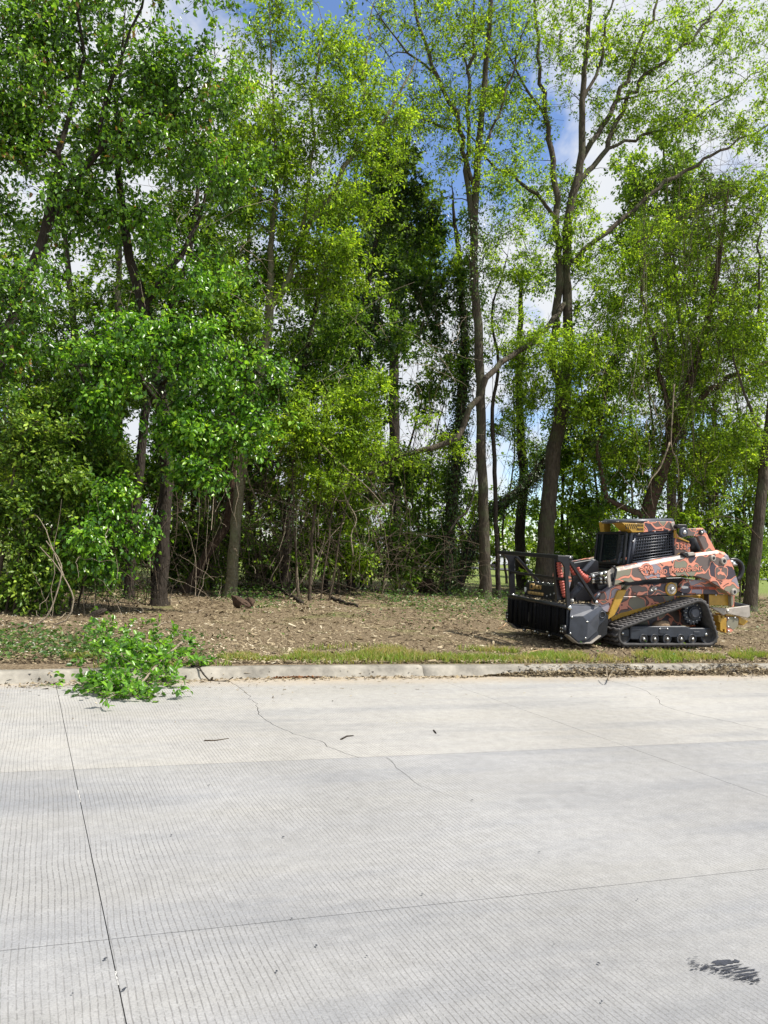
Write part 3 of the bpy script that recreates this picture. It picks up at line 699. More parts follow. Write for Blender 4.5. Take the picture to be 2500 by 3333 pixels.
tree('twisted_tree', 'thick twisted reddish trunk with splayed limbs right behind the cab', 21.6,
     [(2085, 1860, .30), (2105, 1690, .25), (2145, 1560, .21), (2180, 1450, .18), (2225, 1300, .15), (2290, 1100, .14), (2330, 900, .10), (2360, 700, .06)],
     limbs=[[(2105, 1700, .12), (2040, 1660, .10), (1985, 1625, .085), (1958, 1530, .07), (1942, 1450, .055), (1965, 1300, .045), (2010, 1150, .03)], [(2190, 1450, .12), (2290, 1300, .11), (2400, 1220, .10), (2500, 1180, .09), (2620, 1120, .06)],
            [(2190, 1450, .10), (2160, 1250, .08), (2110, 1050, .06), (2080, 850, .04)]],
     lobes=[(2250, 1080, 180, 170, 80), (2120, 860, 170, 140, 60), (2370, 1330, 140, 130, 50), (2150, 1230, 160, 130, 54), (2420, 980, 120, 160, 48), (2330, 760, 160, 140, 44), (2010, 1300, 110, 140, 36), (2300, 1550, 130, 100, 34), (2060, 1450, 110, 100, 26), (2240, 1400, 120, 100, 26, -1.2)],
     bare=[(2250, 900, 220, 300, 90), (2050, 1350, 120, 200, 25), (2380, 1300, 150, 150, 30)], leaf=LF_YEL, bk=BK_RED, seed=12, size=(.07, .55), s=.42, nlf=8, ntw=4, ivy=(3, 9, 90, .15))
tree('forest_tree', 'thin mottled trunk behind the right end of the cab roof', 24,
     [(2215, 1860, .11), (2213, 1650, .10), (2222, 1450, .09), (2240, 1250, .08), (2205, 1000, .06), (2190, 780, .04)], lobes=[(2200, 820, 140, 130, 36), (2280, 1180, 100, 120, 18)], leaf=LF_MID, bk=BK_GREY, seed=13, size=(.07, .55))
tree('forest_tree', 'slim leaning trunk between the twisted tree and the right-hand trunk', 26,
     [(2305, 1880, .09), (2312, 1600, .08), (2325, 1350, .07), (2340, 1080, .05)], lobes=[(2340, 1130, 120, 150, 30), (2280, 1450, 110, 120, 22)], leaf=LF_YEL, bk=BK_GREY, seed=14, size=(.075, .55))
tree('roadside_tree', 'stout grey trunk standing on the grass at the right edge', 19.8,
     [(2438, 1985, .21), (2462, 1778, .18), (2480, 1600, .17), (2497, 1450, .16), (2530, 1200, .13), (2570, 900, .09), (2580, 600, .05)], limbs=[[(2495, 1460, .07), (2440, 1330, .05), (2390, 1190, .03)], [(2520, 1250, .06), (2480, 1050, .045), (2470, 800, .03)]],
     lobes=[(2440, 1120, 130, 180, 56), (2480, 730, 120, 200, 56), (2420, 1430, 120, 120, 36), (2530, 1600, 80, 140, 16), (2600, 1000, 200, 300, 40), (2480, 400, 100, 120, 16)], leaf=LF_YEL, bk=BK_GREY, seed=15, size=(.07, .55), nlf=7)
tree('leaning_tree', 'ivy-covered trunk leaning right behind the two slender stems', 25.5,
     [(1480, 1830, .22), (1560, 1715, .20), (1612, 1657, .19), (1700, 1590, .18), (1777, 1500, .16), (1880, 1350, .11), (1980, 1200, .06)], lobes=[(1950, 1250, 120, 110, 24), (1850, 1460, 90, 70, 12)], leaf=LF_MID, bk=BK_DARK, seed=16, ivy=(.9, 7, 480, .16))
tree('forest_tree', 'dark rough trunk seen over the guard rail beside the big twin-stemmed tree', 28,
     [(1700, 1905, .24), (1693, 1750, .21), (1702, 1552, .19), (1690, 1300, .15), (1695, 1000, .10)], lobes=[(1690, 900, 150, 160, 40), (1640, 1330, 100, 110, 16), (1740, 620, 150, 150, 30), (1600, 700, 120, 150, 20)], leaf=LF_MID, bk=BK_DARK, seed=17, ivy=(3.5, 9, 160, .16))
tree('round_tree', 'dense bright round-topped tree behind the spreading limbs at the right', 38,
     [(2190, 1880, .3), (2185, 1500, .27), (2180, 1000, .22), (2170, 650, .12), (2160, 480, .05)], lobes=[(2150, 560, 120, 140, 120), (2260, 640, 110, 150, 110), (2200, 850, 190, 160, 120), (2080, 760, 110, 150, 70), (2220, 1080, 200, 150, 70)], leaf=LF_FAR, bk=BK_DARK, seed=18, size=(.13, .6), s=.7, nlf=10)
tree('round_tree', 'dense green tree rising behind the middle of the wood', 35,
     [(1290, 1880, .3), (1285, 1500, .26), (1280, 1000, .2), (1275, 650, .1), (1270, 520, .05)], lobes=[(1260, 590, 110, 130, 100), (1330, 740, 110, 130, 90), (1230, 800, 130, 150, 90), (1100, 720, 110, 120, 60), (1340, 980, 130, 150, 70), (1080, 1000, 150, 150, 60)], leaf=LF_FAR, bk=BK_DARK, seed=19, size=(.13, .6), s=.65, nlf=10)
# ---- small-leaved privet at the left edge, leaning out over the verge
privet = [('privet bush with pale blossom spilling over the verge at the left edge', 15.2, [(-20, 2010, .03), (10, 1800, .03), (40, 1600, .025), (60, 1400, .02)],
           [(60, 1420, 140, 120, 56), (30, 1620, 110, 110, 46), (170, 1560, 110, 90, 36), (90, 1800, 130, 90, 40), (40, 1930, 90, 60, 22), (170, 1900, 70, 50, 12)], 21),
          ('privet bush reaching towards the low broad-leaved boughs', 16.2, [(190, 1985, .03), (200, 1800, .03), (230, 1600, .025), (260, 1400, .02)],
           [(250, 1480, 130, 110, 50), (170, 1330, 130, 80, 40), (330, 1560, 90, 80, 24), (230, 1700, 100, 90, 24)], 22),
          ('dark privet thicket deep in the shade behind the left-hand bushes', 18.8, [(120, 1960, .04), (130, 1700, .035), (150, 1450, .03), (160, 1200, .02)],
           [(120, 1250, 190, 140, 60), (250, 1100, 160, 110, 40), (80, 1500, 160, 160, 44), (300, 1350, 150, 120, 40), (60, 1000, 130, 120, 30)], 23),
          ('tall privet growing up through the middle of the brush', 19.6, [(1010, 1935, .04), (1020, 1700, .035), (1040, 1500, .03), (1030, 1330, .02)],
           [(1020, 1360, 130, 110, 50), (1130, 1440, 120, 90, 40), (900, 1420, 100, 90, 28), (1010, 1560, 130, 80, 22), (1180, 1330, 90, 90, 20)], 24)]
for lab, Y, tr, lb, sd in privet:
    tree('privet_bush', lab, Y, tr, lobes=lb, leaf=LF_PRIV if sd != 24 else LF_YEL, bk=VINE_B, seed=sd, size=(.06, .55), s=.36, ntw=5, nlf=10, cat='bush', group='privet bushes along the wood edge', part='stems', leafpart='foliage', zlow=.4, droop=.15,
         stems=[[(tr[0][0] + dx, tr[0][1], .02), (tr[1][0] + dx * 1.6, tr[1][1], .018), (tr[2][0] + dx * 2.2, tr[2][1], .012)] for dx in (-40, 35, 60)])
# ---- saplings filling the wood behind
rgS = np.random.default_rng(77)
sap_lab = ['beside the dark slim trunk', 'behind the pale elm trunk', 'behind the reddish bent trunk', 'behind the brush pile', 'behind the ivy-hung trunk', 'behind the V-forked trunk', 'behind the thick ivy column', 'between the slender trunk and the big twin tree', 'behind the guard rail', 'left of the cab', 'behind the cab roof', 'behind the rear of the machine', 'right of the loader arm', 'by the right-hand trunk']
for k, px in enumerate([330, 700, 640, 850, 980, 1190, 1400, 1650, 1860, 1950, 2060, 2270, 2370, 2440]):
    Y = 25 + 1.1 * ((k * 5) % 9); l = rgS.normal(0, 25, 4)
    h = 1300 + rgS.integers(-100, 150); thin = px in (1650,)
    n = 6 if thin else 12
    tree('sapling', 'thin young tree with small fresh leaves ' + sap_lab[k], Y, [(px, 1900, .06), (px + l[0] * .6, 1700, .05), (px + l[1], 1500, .04), (px + l[2] * 1.5, h, .02)],
         lobes=[(px + l[0], 1780, 100, 75, n), (px + l[1] * 2, 1640, 120, 90, n + 6), (px + l[2], 1470, 120, 110, n + 6), (px + l[3], h, 110, 110, n)], leaf=LF_FAR if k % 3 else LF_YEL, bk=BK_DARK if k % 2 else BK_GREY, seed=40 + k, size=(.085, .55), s=.5, ntw=4, nlf=8, group='saplings in the wood', zlow=.3)
# ---- understorey: small dense trees and bushes filling the shade
und = [(60, 22, 'in the far left shade'), (200, 24, 'behind the left privet bushes'), (330, 21.5, 'left of the dark slim trunk'), (500, 24.5, 'between the dark slim and dark upright trunks'), (620, 23, 'behind the leaning reddish trunk'), (700, 26, 'behind the elm trunk'), (830, 23.5, 'at the left of the brush pile'), (930, 25.5, 'behind the ivy-hung trunk'), (1060, 23.5, 'behind the tall privet'), (1180, 26, 'right of the V-forked trunk'), (1300, 25, 'left of the thick ivy column'), (1380, 27, 'touching the thick ivy column'),
       (1500, 27, 'low behind the slender trunk', 1650), (1620, 29, 'low behind the thin wavy stem', 1680), (1760, 30, 'low behind the big twin-stemmed tree', 1620), (1840, 27, 'right of the big twin-stemmed tree'), (1930, 26, 'just left of the cab'), (2020, 29, 'behind the cab front'), (2110, 25, 'behind the twisted trunk'), (2230, 27, 'above the loader tower'), (2330, 24, 'right of the loader tower'), (2420, 27, 'left of the right-hand trunk'), (2520, 25, 'at the right edge')]
for k, ud in enumerate(und):
    px, Y, lab = ud[:3]
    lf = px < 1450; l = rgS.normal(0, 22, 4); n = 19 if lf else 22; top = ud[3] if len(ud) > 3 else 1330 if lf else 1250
    if len(ud) > 3: n = 9
    tree('understorey_tree', 'bushy small tree ' + lab, Y, [(px, 1900, .07), (px + l[0] * .5, 1720, .06), (px + l[1], (1720 + top) / 2, .05), (px + l[2], top, .03)],
         lobes=[(px + l[0], 1810, 105, 75, n + 8 if lf else n + 2 if n > 9 else n), (px + l[1], min(1650, 1800 * .4 + top * .6) if n > 9 else 1740, 110, 90, n)] + ([(px + l[2], 1490, 115, 100, n), (px + l[3], top, 120, 110, n), (px, top - 180, 120, 110, n - 6)] if n > 9 else [(px, top, 80, 60, n)]),
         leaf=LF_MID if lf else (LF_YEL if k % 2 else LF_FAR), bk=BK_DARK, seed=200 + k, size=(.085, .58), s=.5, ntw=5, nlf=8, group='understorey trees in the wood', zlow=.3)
# ---- low bushes closing the gaps between the trunks
lowb = [(150, 20.5, 'in the deep shade behind the left privet'), (420, 22, 'at the foot of the dark slim trunk'), (600, 22.5, 'by the root of the leaning reddish trunk'), (690, 23.5, 'just left of the pale elm trunk base'), (850, 22.5, 'behind the slim sloping log'), (990, 24, 'behind the leaning bare poles'), (1100, 22.5, 'at the base of the V-forked trunk'), (1240, 23.5, 'behind the torn root stump'), (1350, 25, 'left of the ivy column foot'),
        (1860, 25, 'over the right end of the guard rail'), (1960, 24, 'close behind the cab door'), (2060, 27, 'behind the cab roof front'), (2270, 23.5, 'behind the rear link tower'), (2370, 26, 'over the loader arm rear'), (2410, 22.5, 'beside the right-hand trunk foot')]
for k, (px, Y, lab) in enumerate(lowb):
    l = rgS.normal(0, 25, 3)
    tree('low_bush', 'leafy low bush ' + lab, Y, [(px, 1900, .03), (px + l[0] * .5, 1780, .025), (px + l[1], 1640, .015)], lobes=[(px + l[0], 1810, 105, 70, 30), (px + l[1], 1700, 110, 80, 30), (px + l[2], 1590, 90, 70, 18)],
         leaf=LF_MID if k % 3 else LF_YEL, bk=VINE_B, seed=300 + k, size=(.085, .58), s=.42, ntw=4, nlf=8, cat='bush', group='low bushes in the wood', part='stems', leafpart='foliage', zlow=.2)
# ---- more background trunks far in the wood, left
for k, (px, Y, lab) in enumerate([(395, 27, 'pale distant trunk seen through the gap at the left'), (560, 30, 'distant trunk just right of the dark upright tree'), (820, 29, 'distant straight trunk between the elm and the brush'), (240, 28, 'distant trunk in deep shade behind the left bushes'), (1060, 31, 'distant trunk behind the tall privet')]):
    l = rgS.normal(0, 20, 3)
    tree('forest_tree', lab, Y, [(px, 1890, .2), (px + l[0], 1600, .17), (px + l[1], 1200, .13), (px + l[2] * 2, 800, .08)], lobes=[(px, 850, 220, 200, 50), (px + 60, 1150, 200, 160, 34), (px, 420, 230, 230, 44 if px < 700 else 12), (px, -150, 300, 300, 24)], leaf=LF_MID, bk=BK_GREY, seed=70 + k, size=(.1, .6), s=.6, nlf=9)  # topmost crown lobes, mostly above view, added to block skylight
print('TRI', NTRI)
# ------------------------------------------------------------------ the tracked loader with its mulching head
M_BLK = simple('black_paint', (.010, .010, .012), .38, noise=.4, scale=7, spec=.5)
M_NAVY = simple('dusty_dark_steel', (.030, .035, .046), .5, noise=.35, scale=9)
M_GUN = simple('gunmetal_paint', (.055, .060, .075), .38, noise=.3, scale=6)
M_YEL = simple('yellow_paint', (.46, .27, .035), .45, noise=.25, scale=6)
M_RUB = simple('dusty_rubber', (.045, .042, .040), .8, noise=.6, scale=14)
M_LUG = simple('dusty_sunlit_rubber', (.105, .098, .095), .72, noise=.5, scale=16)  # paler than the belt: dust and grazing sunlight put into the colour
M_FLAP = simple('flap_rubber', (.006, .006, .007), .9, noise=.4, scale=9, spec=.12)
M_HOSE = simple('hose_rubber', (.012, .012, .013), .42, noise=.3, scale=20)
M_RED = simple('red_spiral_guard', (.42, .085, .06), .5, noise=.2, scale=20)
M_SILV = simple('bright_steel', (.62, .62, .6), .3, 1., noise=.15, scale=25)
M_WHITE = simple('white_paint', (.75, .74, .7), .5, noise=.1)
M_MUD = simple('dry_mud', (.24, .165, .10), .95, noise=.5, scale=20, bump=.6)
M_SALM = simple('salmon_vinyl', (.76, .30, .20), .5, noise=.12, scale=9)
M_DKBR = simple('dark_brown_vinyl', (.06, .04, .035), .5, noise=.2, scale=9)
M_ORDK = simple('orange_vinyl', (.42, .085, .04), .5, noise=.15, scale=9)
M_TAN = simple('gold_decal', (.42, .27, .09), .5, noise=.15, scale=12)
M_STONE = simple('pale_steel_bracket', (.40, .36, .31), .55, noise=.25, scale=8)
def camo():
    m, t, b = newmat('camouflage_wrap'); L = t.links.new
    tcn = nd(t, 'ShaderNodeTexCoord')
    n = nd(t, 'ShaderNodeTexNoise'); n.inputs['Scale'].default_value = 4.2; n.inputs['Detail'].default_value = .8; L(tcn.outputs['Object'], n.inputs['Vector'])
    sb = nd(t, 'ShaderNodeVectorMath', operation='MULTIPLY_ADD'); L(n.outputs['Color'], sb.inputs[0]); sb.inputs[1].default_value = (.36, .36, .36); L(tcn.outputs['Object'], sb.inputs[2])
    mpn = nd(t, 'ShaderNodeMapping'); mpn.inputs['Scale'].default_value = (3.3, 1.6, 5.2); mpn.inputs['Rotation'].default_value = (0, R(-14), 0); L(sb.outputs[0], mpn.inputs[0])
    v = nd(t, 'ShaderNodeTexVoronoi', feature='DISTANCE_TO_EDGE'); v.inputs['Scale'].default_value = 1.0; L(mpn.outputs[0], v.inputs['Vector'])
    f1 = nd(t, 'ShaderNodeTexVoronoi', feature='F1'); f1.inputs['Scale'].default_value = 1.0; L(mpn.outputs[0], f1.inputs['Vector'])
    hs = nd(t, 'ShaderNodeSeparateColor'); L(f1.outputs['Color'], hs.inputs[0])
    pc = ramp(t, [(0, (.15, .118, .105)), (.38, (.25, .235, .17)), (.64, (.31, .28, .32)), (.82, (.065, .052, .066))], 'CONSTANT'); L(hs.outputs[0], pc.inputs[0])
    # band of constant width with a thin dark rim; fades out along part of the edges
    nw = nd(t, 'ShaderNodeTexNoise'); nw.inputs['Scale'].default_value = 5; nw.inputs['Detail'].default_value = 0; L(tcn.outputs['Object'], nw.inputs['Vector'])
    wv = nd(t, 'ShaderNodeMapRange'); L(nw.outputs['Fac'], wv.inputs[0]); wv.inputs[1].default_value = .3; wv.inputs[2].default_value = .7; wv.inputs[3].default_value = .022; wv.inputs[4].default_value = .078
    lt = nd(t, 'ShaderNodeMath', operation='LESS_THAN'); L(v.outputs['Distance'], lt.inputs[0]); L(wv.outputs[0], lt.inputs[1])
    w2 = nd(t, 'ShaderNodeMath', operation='ADD'); L(wv.outputs[0], w2.inputs[0]); w2.inputs[1].default_value = .03
    lt2 = nd(t, 'ShaderNodeMath', operation='LESS_THAN'); L(v.outputs['Distance'], lt2.inputs[0]); L(w2.outputs[0], lt2.inputs[1])
    m1 = nd(t, 'ShaderNodeMix', data_type='RGBA'); L(lt2.outputs[0], m1.inputs[0]); L(pc.outputs[0], m1.inputs[6]); m1.inputs[7].default_value = (.13, .055, .042, 1)
    m2 = nd(t, 'ShaderNodeMix', data_type='RGBA'); L(lt.outputs[0], m2.inputs[0]); L(m1.outputs[2], m2.inputs[6]); m2.inputs[7].default_value = (.76, .30, .20, 1)
    L(m2.outputs[2], b.inputs['Base Color']); b.inputs['Roughness'].default_value = .42
    return m
M_CAMO = camo()
def glassmat():
    m, t, b = newmat('tinted_glass')
    b.inputs['Base Color'].default_value = (.02, .03, .03, 1); b.inputs['Roughness'].default_value = .05
    tr = nd(t, 'ShaderNodeBsdfTransparent'); tr.inputs[0].default_value = (.28, .33, .31, 1)
    ms = nd(t, 'ShaderNodeMixShader'); ms.inputs[0].default_value = .55
    t.links.new(b.outputs[0], ms.inputs[1]); t.links.new(tr.outputs[0], ms.inputs[2]); t.links.new(ms.outputs[0], t.nodes['Material Output'].inputs[0])
    return m
M_GLASS = glassmat()
ZR = {'1': (1600, 1640, .5425), '2': (1620, 1740, .2652), '3': (1920, 1670, .33755), 'm': (1900, 1680, .205), 't': (1960, 1920, .2652), 'a': (2080, 1800, .217)}
def zp(k, x, y):
    a, b_, s_ = ZR[k]; return a + s_ * x, b_ + s_ * y
def wp(k, x, y, Y):
    return P(*zp(k, x, y), Y)
def poly(k, pts, Y):
    return [tuple(wp(k, x, y, Y)[[0, 2]]) for x, y in pts]
YC = 12.0
def prism(name, pl, Y0, Y1, mat, parent, bev=.006, cham=None):
    """outline pl [(x,z)] pushed from Y0 to Y1; cham = (edge indices, width) cuts a wide chamfer on the Y0 face"""
    bm = bmesh.new(); n = len(pl)
    f = [bm.verts.new((p[0], Y0, p[1])) for p in pl]; b_ = [bm.verts.new((p[0], Y1, p[1])) for p in pl]
    bm.faces.new(f); bm.faces.new(b_[::-1])
    for i in range(n):
        bm.faces.new((f[i], b_[i], b_[(i + 1) % n], f[(i + 1) % n]))
    bmesh.ops.recalc_face_normals(bm, faces=bm.faces)
    if cham:
        ed = [bm.edges.get((f[i], f[(i + 1) % n])) for i in cham[0]]
        bmesh.ops.bevel(bm, geom=[e for e in ed if e], offset=cham[1], segments=1, affect='EDGES', clamp_overlap=True)
    if bev:
        ed = [e for e in bm.edges if len(e.link_faces) == 2 and e.calc_face_angle(0) > .5]
        bmesh.ops.bevel(bm, geom=ed, offset=bev, segments=1, affect='EDGES', clamp_overlap=True)
    return frombm(name, bm, mat, parent)
def loft(name, plA, YA, plB, YB, mat, parent):
    n = len(plA); V = [(p[0], YA, p[1]) for p in plA] + [(p[0], YB, p[1]) for p in plB]
    i = np.arange(n); j = (i + 1) % n
    bm = bmesh.new(); vs = [bm.verts.new(v) for v in V]
    bm.faces.new(vs[:n]); bm.faces.new(vs[n:][::-1])
    for a in range(n): bm.faces.new((vs[a], vs[n + a], vs[n + (a + 1) % n], vs[(a + 1) % n]))
    return frombm(name, bm, mat, parent)
def disc(name, c, r, Y0, Y1, mat, parent, n=20, bev=.006):
    a = np.linspace(0, 2 * np.pi, n, endpoint=False)
    return prism(name, [(c[0] + r * math.cos(q), c[1] + r * math.sin(q)) for q in a], Y0, Y1, mat, parent, bev)
def ringY(name, c, r, w, Y0, Y1, mat, parent, n=24):
    a = np.linspace(0, 2 * np.pi, n, endpoint=False); V = []
    for rr, y in ((r, Y0), (r - w, Y0), (r - w, Y1), (r, Y1)):
        V += [(c[0] + rr * math.cos(q), y, c[1] + rr * math.sin(q)) for q in a]
    Q = []
    for k in range(4):
        for i in range(n):
            Q.append([k * n + i, k * n + (i + 1) % n, ((k + 1) % 4) * n + (i + 1) % n, ((k + 1) % 4) * n + i])
    o = mk(name, np.array(V), [np.array(Q)], mat, parent)
    return o
def bar(name, a, b_, w, h, mat, parent, up=(0, 0, 1)):
    a, b_ = np.array(a, float), np.array(b_, float); d = nrmz(b_ - a); s_ = nrmz(np.cross(d, np.array(up, float))); u = np.cross(s_, d)
    V, F = box_vf((a + b_) / 2, (np.linalg.norm(b_ - a), w, h), np.stack([d, s_, u]))
    bm = bmesh.new(); vs = [bm.verts.new(v) for v in V]
    for f in F[0]: bm.faces.new([vs[i] for i in f])
    bmesh.ops.recalc_face_normals(bm, faces=bm.faces)
    bmesh.ops.bevel(bm, geom=list(bm.edges), offset=min(w, h) * .12, segments=1, affect='EDGES')
    return frombm(name, bm, mat, parent)
_bolt = None
def bolt(pt, r, parent, mat=None, axis='Y'):
    """shared dome-headed bolt"""
    global _bolt
    if _bolt is None:
        V, F = tube_vf(np.array([[0, .3, 0], [0, -.35, 0], [0, -.7, 0]]), [1, 1, .55], 10)
        _bolt = fastmesh('bolt', V, F); _bolt.materials.append(M_SILV)
    o = link('bolt', _bolt, None, parent, pt); o.scale = (r, r, r)
    if axis == 'Z': o.rotation_euler = (R(90), 0, 0)
    if axis == 'X': o.rotation_euler = (0, 0, R(-90))
    return o
def text(name, body, pt, size, mat, parent, Y, ang=0., off=0., shear=0., ext=.0015, sp=1.):
    cu = bpy.data.curves.new(name, 'FONT'); cu.body = body; cu.size = size; cu.offset = off; cu.extrude = ext; cu.shear = shear; cu.space_character = sp
    cu.resolution_u = 3
    ob = bpy.data.objects.new(name, cu); COL.objects.link(ob)
    dg = bpy.context.evaluated_depsgraph_get(); me = bpy.data.meshes.new_from_object(ob.evaluated_get(dg))
    bpy.data.objects.remove(ob); me.materials.clear()
    n = len(me.vertices); co = np.zeros(n * 3, np.float32); me.vertices.foreach_get('co', co); co = co.reshape(-1, 3)
    ca, sa = math.cos(ang), math.sin(ang)
    x = co[:, 0] * ca - co[:, 1] * sa; z = co[:, 0] * sa + co[:, 1] * ca
    W = np.c_[pt[0] + x, Y - co[:, 2], pt[1] + z] - BASE[parent.name]
    me.vertices.foreach_set('co', W.astype(np.float32).ravel()); me.update()
    wid = co[:, 0].max() if n else 0
    o = link(name, me, mat, parent); BASE[o.name] = BASE[parent.name]
    return wid
LD = empty('compact_track_loader', (8.7, YC, .2), 'orange camouflage tracked loader with black mulching head parked on the mulched verge', 'loader')

# --- tracks: belt over front idler, rear idler and raised sprocket
def track(Y0, Y1, side):
    k = depth(wp('t', 800, 400, 10.93)) / FP * .2652
    circ = [(wp('t', 300, 585, 10.93), 122 * k), (wp('t', 1325, 590, 10.93), 120 * k), (wp('t', 1190, 302, 10.93), 165 * k)]
    pts = []
    for c, r in circ:
        a = np.linspace(0, 2 * np.pi, 90, endpoint=False); pts += [(c[0] + r * math.cos(q), c[2] + r * math.sin(q)) for q in a]
    pts = sorted(pts)
    def half(ps):
        h = []
        for p in ps:
            while len(h) >= 2 and (h[-1][0] - h[-2][0]) * (p[1] - h[-2][1]) - (h[-1][1] - h[-2][1]) * (p[0] - h[-2][0]) <= 0: h.pop()
            h.append(p)
        return h
    lo, hi = half(pts), half(pts[::-1]); hull = np.array(lo[:-1] + hi[:-1])
    cl = np.vstack([hull, hull[:1]]); L = np.r_[0, np.cumsum(np.linalg.norm(np.diff(cl, axis=0), axis=1))]
    N = 240; s_ = np.linspace(0, L[-1], N, endpoint=False); path = np.c_[np.interp(s_, L, cl[:, 0]), np.interp(s_, L, cl[:, 1])]
    zmin = path[:, 1].min(); path[:, 1] += (.215 - zmin)
    T = np.roll(path, -1, 0) - np.roll(path, 1, 0); T /= np.linalg.norm(T, axis=1)[:, None]; Nn = np.c_[T[:, 1], -T[:, 0]]
    V = []
    for dn, yy in ((0, Y0), (.0, Y1), (-.045, Y1), (-.045, Y0)):
        q = path + Nn * dn; V.append(np.c_[q[:, 0], np.full(N, yy), q[:, 1]])
    V = np.concatenate(V); i = np.arange(N); j = (i + 1) % N
    Q = np.concatenate([np.stack([a * N + i, a * N + j, b_ * N + j, b_ * N + i], -1) for a, b_ in ((0, 1), (1, 2), (2, 3), (3, 0))])
    belt = mk('track_belt', V, [Q], M_RUB, LD)
    # one lug mesh, zig-zag across the belt
    w = Y1 - Y0; ys = np.linspace(.01, w - .01, 7); zz = np.array([0, .022, 0, .03, .008, .03, 0]) - .012
    LV = []
    for y, o_ in zip(ys, zz):
        LV += [(-.026 + o_, y, -.004), (.026 + o_, y, -.004), (.017 + o_, y, .024), (-.017 + o_, y, .024)]
    LF = []
    for a in range(6):
        for q in range(4): LF.append([a * 4 + q, a * 4 + (q + 1) % 4, a * 4 + 4 + (q + 1) % 4, a * 4 + 4 + q])
    LF += [[0, 3, 2, 1], [24, 25, 26, 27]]
    lug = fastmesh('tread_lug', np.array(LV), [np.array(LF)]); lug.materials.append(M_LUG)
    nl = 58
    for a in range(nl):
        d = a * N / nl; i0 = int(d); p = path[i0]; tt = T[i0]; nn = Nn[i0]
        o = bpy.data.objects.new('tread_lug', lug); COL.objects.link(o); o.parent = belt
        M4 = Matrix(((tt[0], 0, nn[0], p[0] - 8.7), (0, 1, 0, Y0 - YC), (tt[1], 0, nn[1], p[1] - .2), (0, 0, 0, 1)))
        o.matrix_local = M4
    if side < 0: Yo, Ym = Y0, lambda d: Y0 + d
    else: Yo, Ym = Y1, lambda d: Y1 - d
    dz = .215 - zmin
    pt = lambda x, y: (wp('t', x, y, 10.93)[0], wp('t', x, y, 10.93)[2] + dz)
    fr = prism('track_frame', [pt(*q) for q in [(372, 468), (1050, 468), (1110, 492), (1318, 490), (1312, 600), (1150, 606), (1120, 642), (990, 642), (955, 606), (860, 606), (840, 588), (500, 588), (470, 634), (372, 630)]], *sorted((Ym(.05), Ym(.32))), M_NAVY, LD, .012)
    prism('idler_fork', [pt(*q) for q in [(285, 515), (372, 505), (372, 600), (285, 600), (270, 560)]], *sorted((Ym(.08), Ym(.28))), M_NAVY, fr, .01)
    if side < 0:
        prism('inspection_cover', [pt(*q) for q in [(720, 490), (830, 490), (825, 560), (735, 560), (718, 545)]], Ym(.043), Ym(.06), M_NAVY, fr, .004)
        prism('step_plate', [pt(*q) for q in [(385, 500), (490, 500), (490, 520), (385, 520)]], Ym(.044), Ym(.06), M_GUN, fr, .003)
        prism('slot_plate', [pt(*q) for q in [(1145, 530), (1220, 530), (1220, 560), (1145, 560)]], Ym(.045), Ym(.06), M_NAVY, fr, .003)
        for q in [(733, 500), (823, 500), (283, 560), (1297, 570)]:
            p = pt(*q); bolt((p[0], Ym(.045) if q[0] > 300 else Ym(.075), p[1]), .016 if q[0] in (733, 823) else .026, fr)
    def wheel(name, x, y, r, d0, d1, hub=.028):
        c = pt(x, y); o = disc(name, c, r, *sorted((Ym(d0), Ym(d1))), M_RUB if name != 'sprocket' else M_NAVY, LD, 26, .012)
        if side < 0:
            ringY('rim', c, r * 1.0, r * .14, Ym(d0) - .006, Ym(d0) + .02, M_NAVY, o)
            if hub: bolt((c[0], Ym(d0) - .012, c[1]), hub, o)
        return o
    for x in (525, 660, 815, 985, 1125): wheel('track_roller', x, 625, 60 * k, .04, .36, .026)
    wheel('front_idler', 300, 585, 103 * k, .09, .36, 0); wheel('rear_idler', 1325, 590, 100 * k, .07, .36, 0)
    c = pt(1185, 308); nt = 17; a = np.linspace(0, 2 * np.pi, nt * 4, endpoint=False)
    rr = np.array([1, 1, .88, .88] * nt) * 150 * k
    sp_ = prism('sprocket', [(c[0] + r_ * math.cos(q), c[1] + r_ * math.sin(q)) for q, r_ in zip(a, rr)], *sorted((Ym(.14), Ym(.20))), M_NAVY, LD, 0)
    disc('hub', c, 62 * k, *sorted((Ym(.07), Ym(.15))), M_GUN, sp_, 24, .015)
    disc('hub_flange', c, 82 * k, *sorted((Ym(.10), Ym(.15))), M_NAVY, sp_, 24, .008)
    if side < 0:
        for q in np.linspace(0, 2 * np.pi, 12, endpoint=False): bolt((c[0] + 112 * k * math.cos(q), Ym(.135), c[1] + 112 * k * math.sin(q)), .012, sp_)
        # dried mud heaped on the frame
        bm = bmesh.new(); bmesh.ops.create_icosphere(bm, subdivisions=3, radius=1); q = np.random.default_rng(4); cc_ = pt(800, 440)
        for v in bm.verts:
            nn_ = 1 + .35 * (vnoise(v.co.x * 3 + 9, v.co.z * 3 + v.co.y * 2, .7, 3) - .5); v.co = Vector((cc_[0] + v.co.x * .17 * nn_, Ym(.17) + v.co.y * .11, cc_[1] - .03 + v.co.z * .085 * nn_))
        frombm('mud_heap', bm, M_MUD, fr, True)
    return zmin
track(10.93, 11.38, -1); track(2 * YC - 11.38, 2 * YC - 10.93, 1)

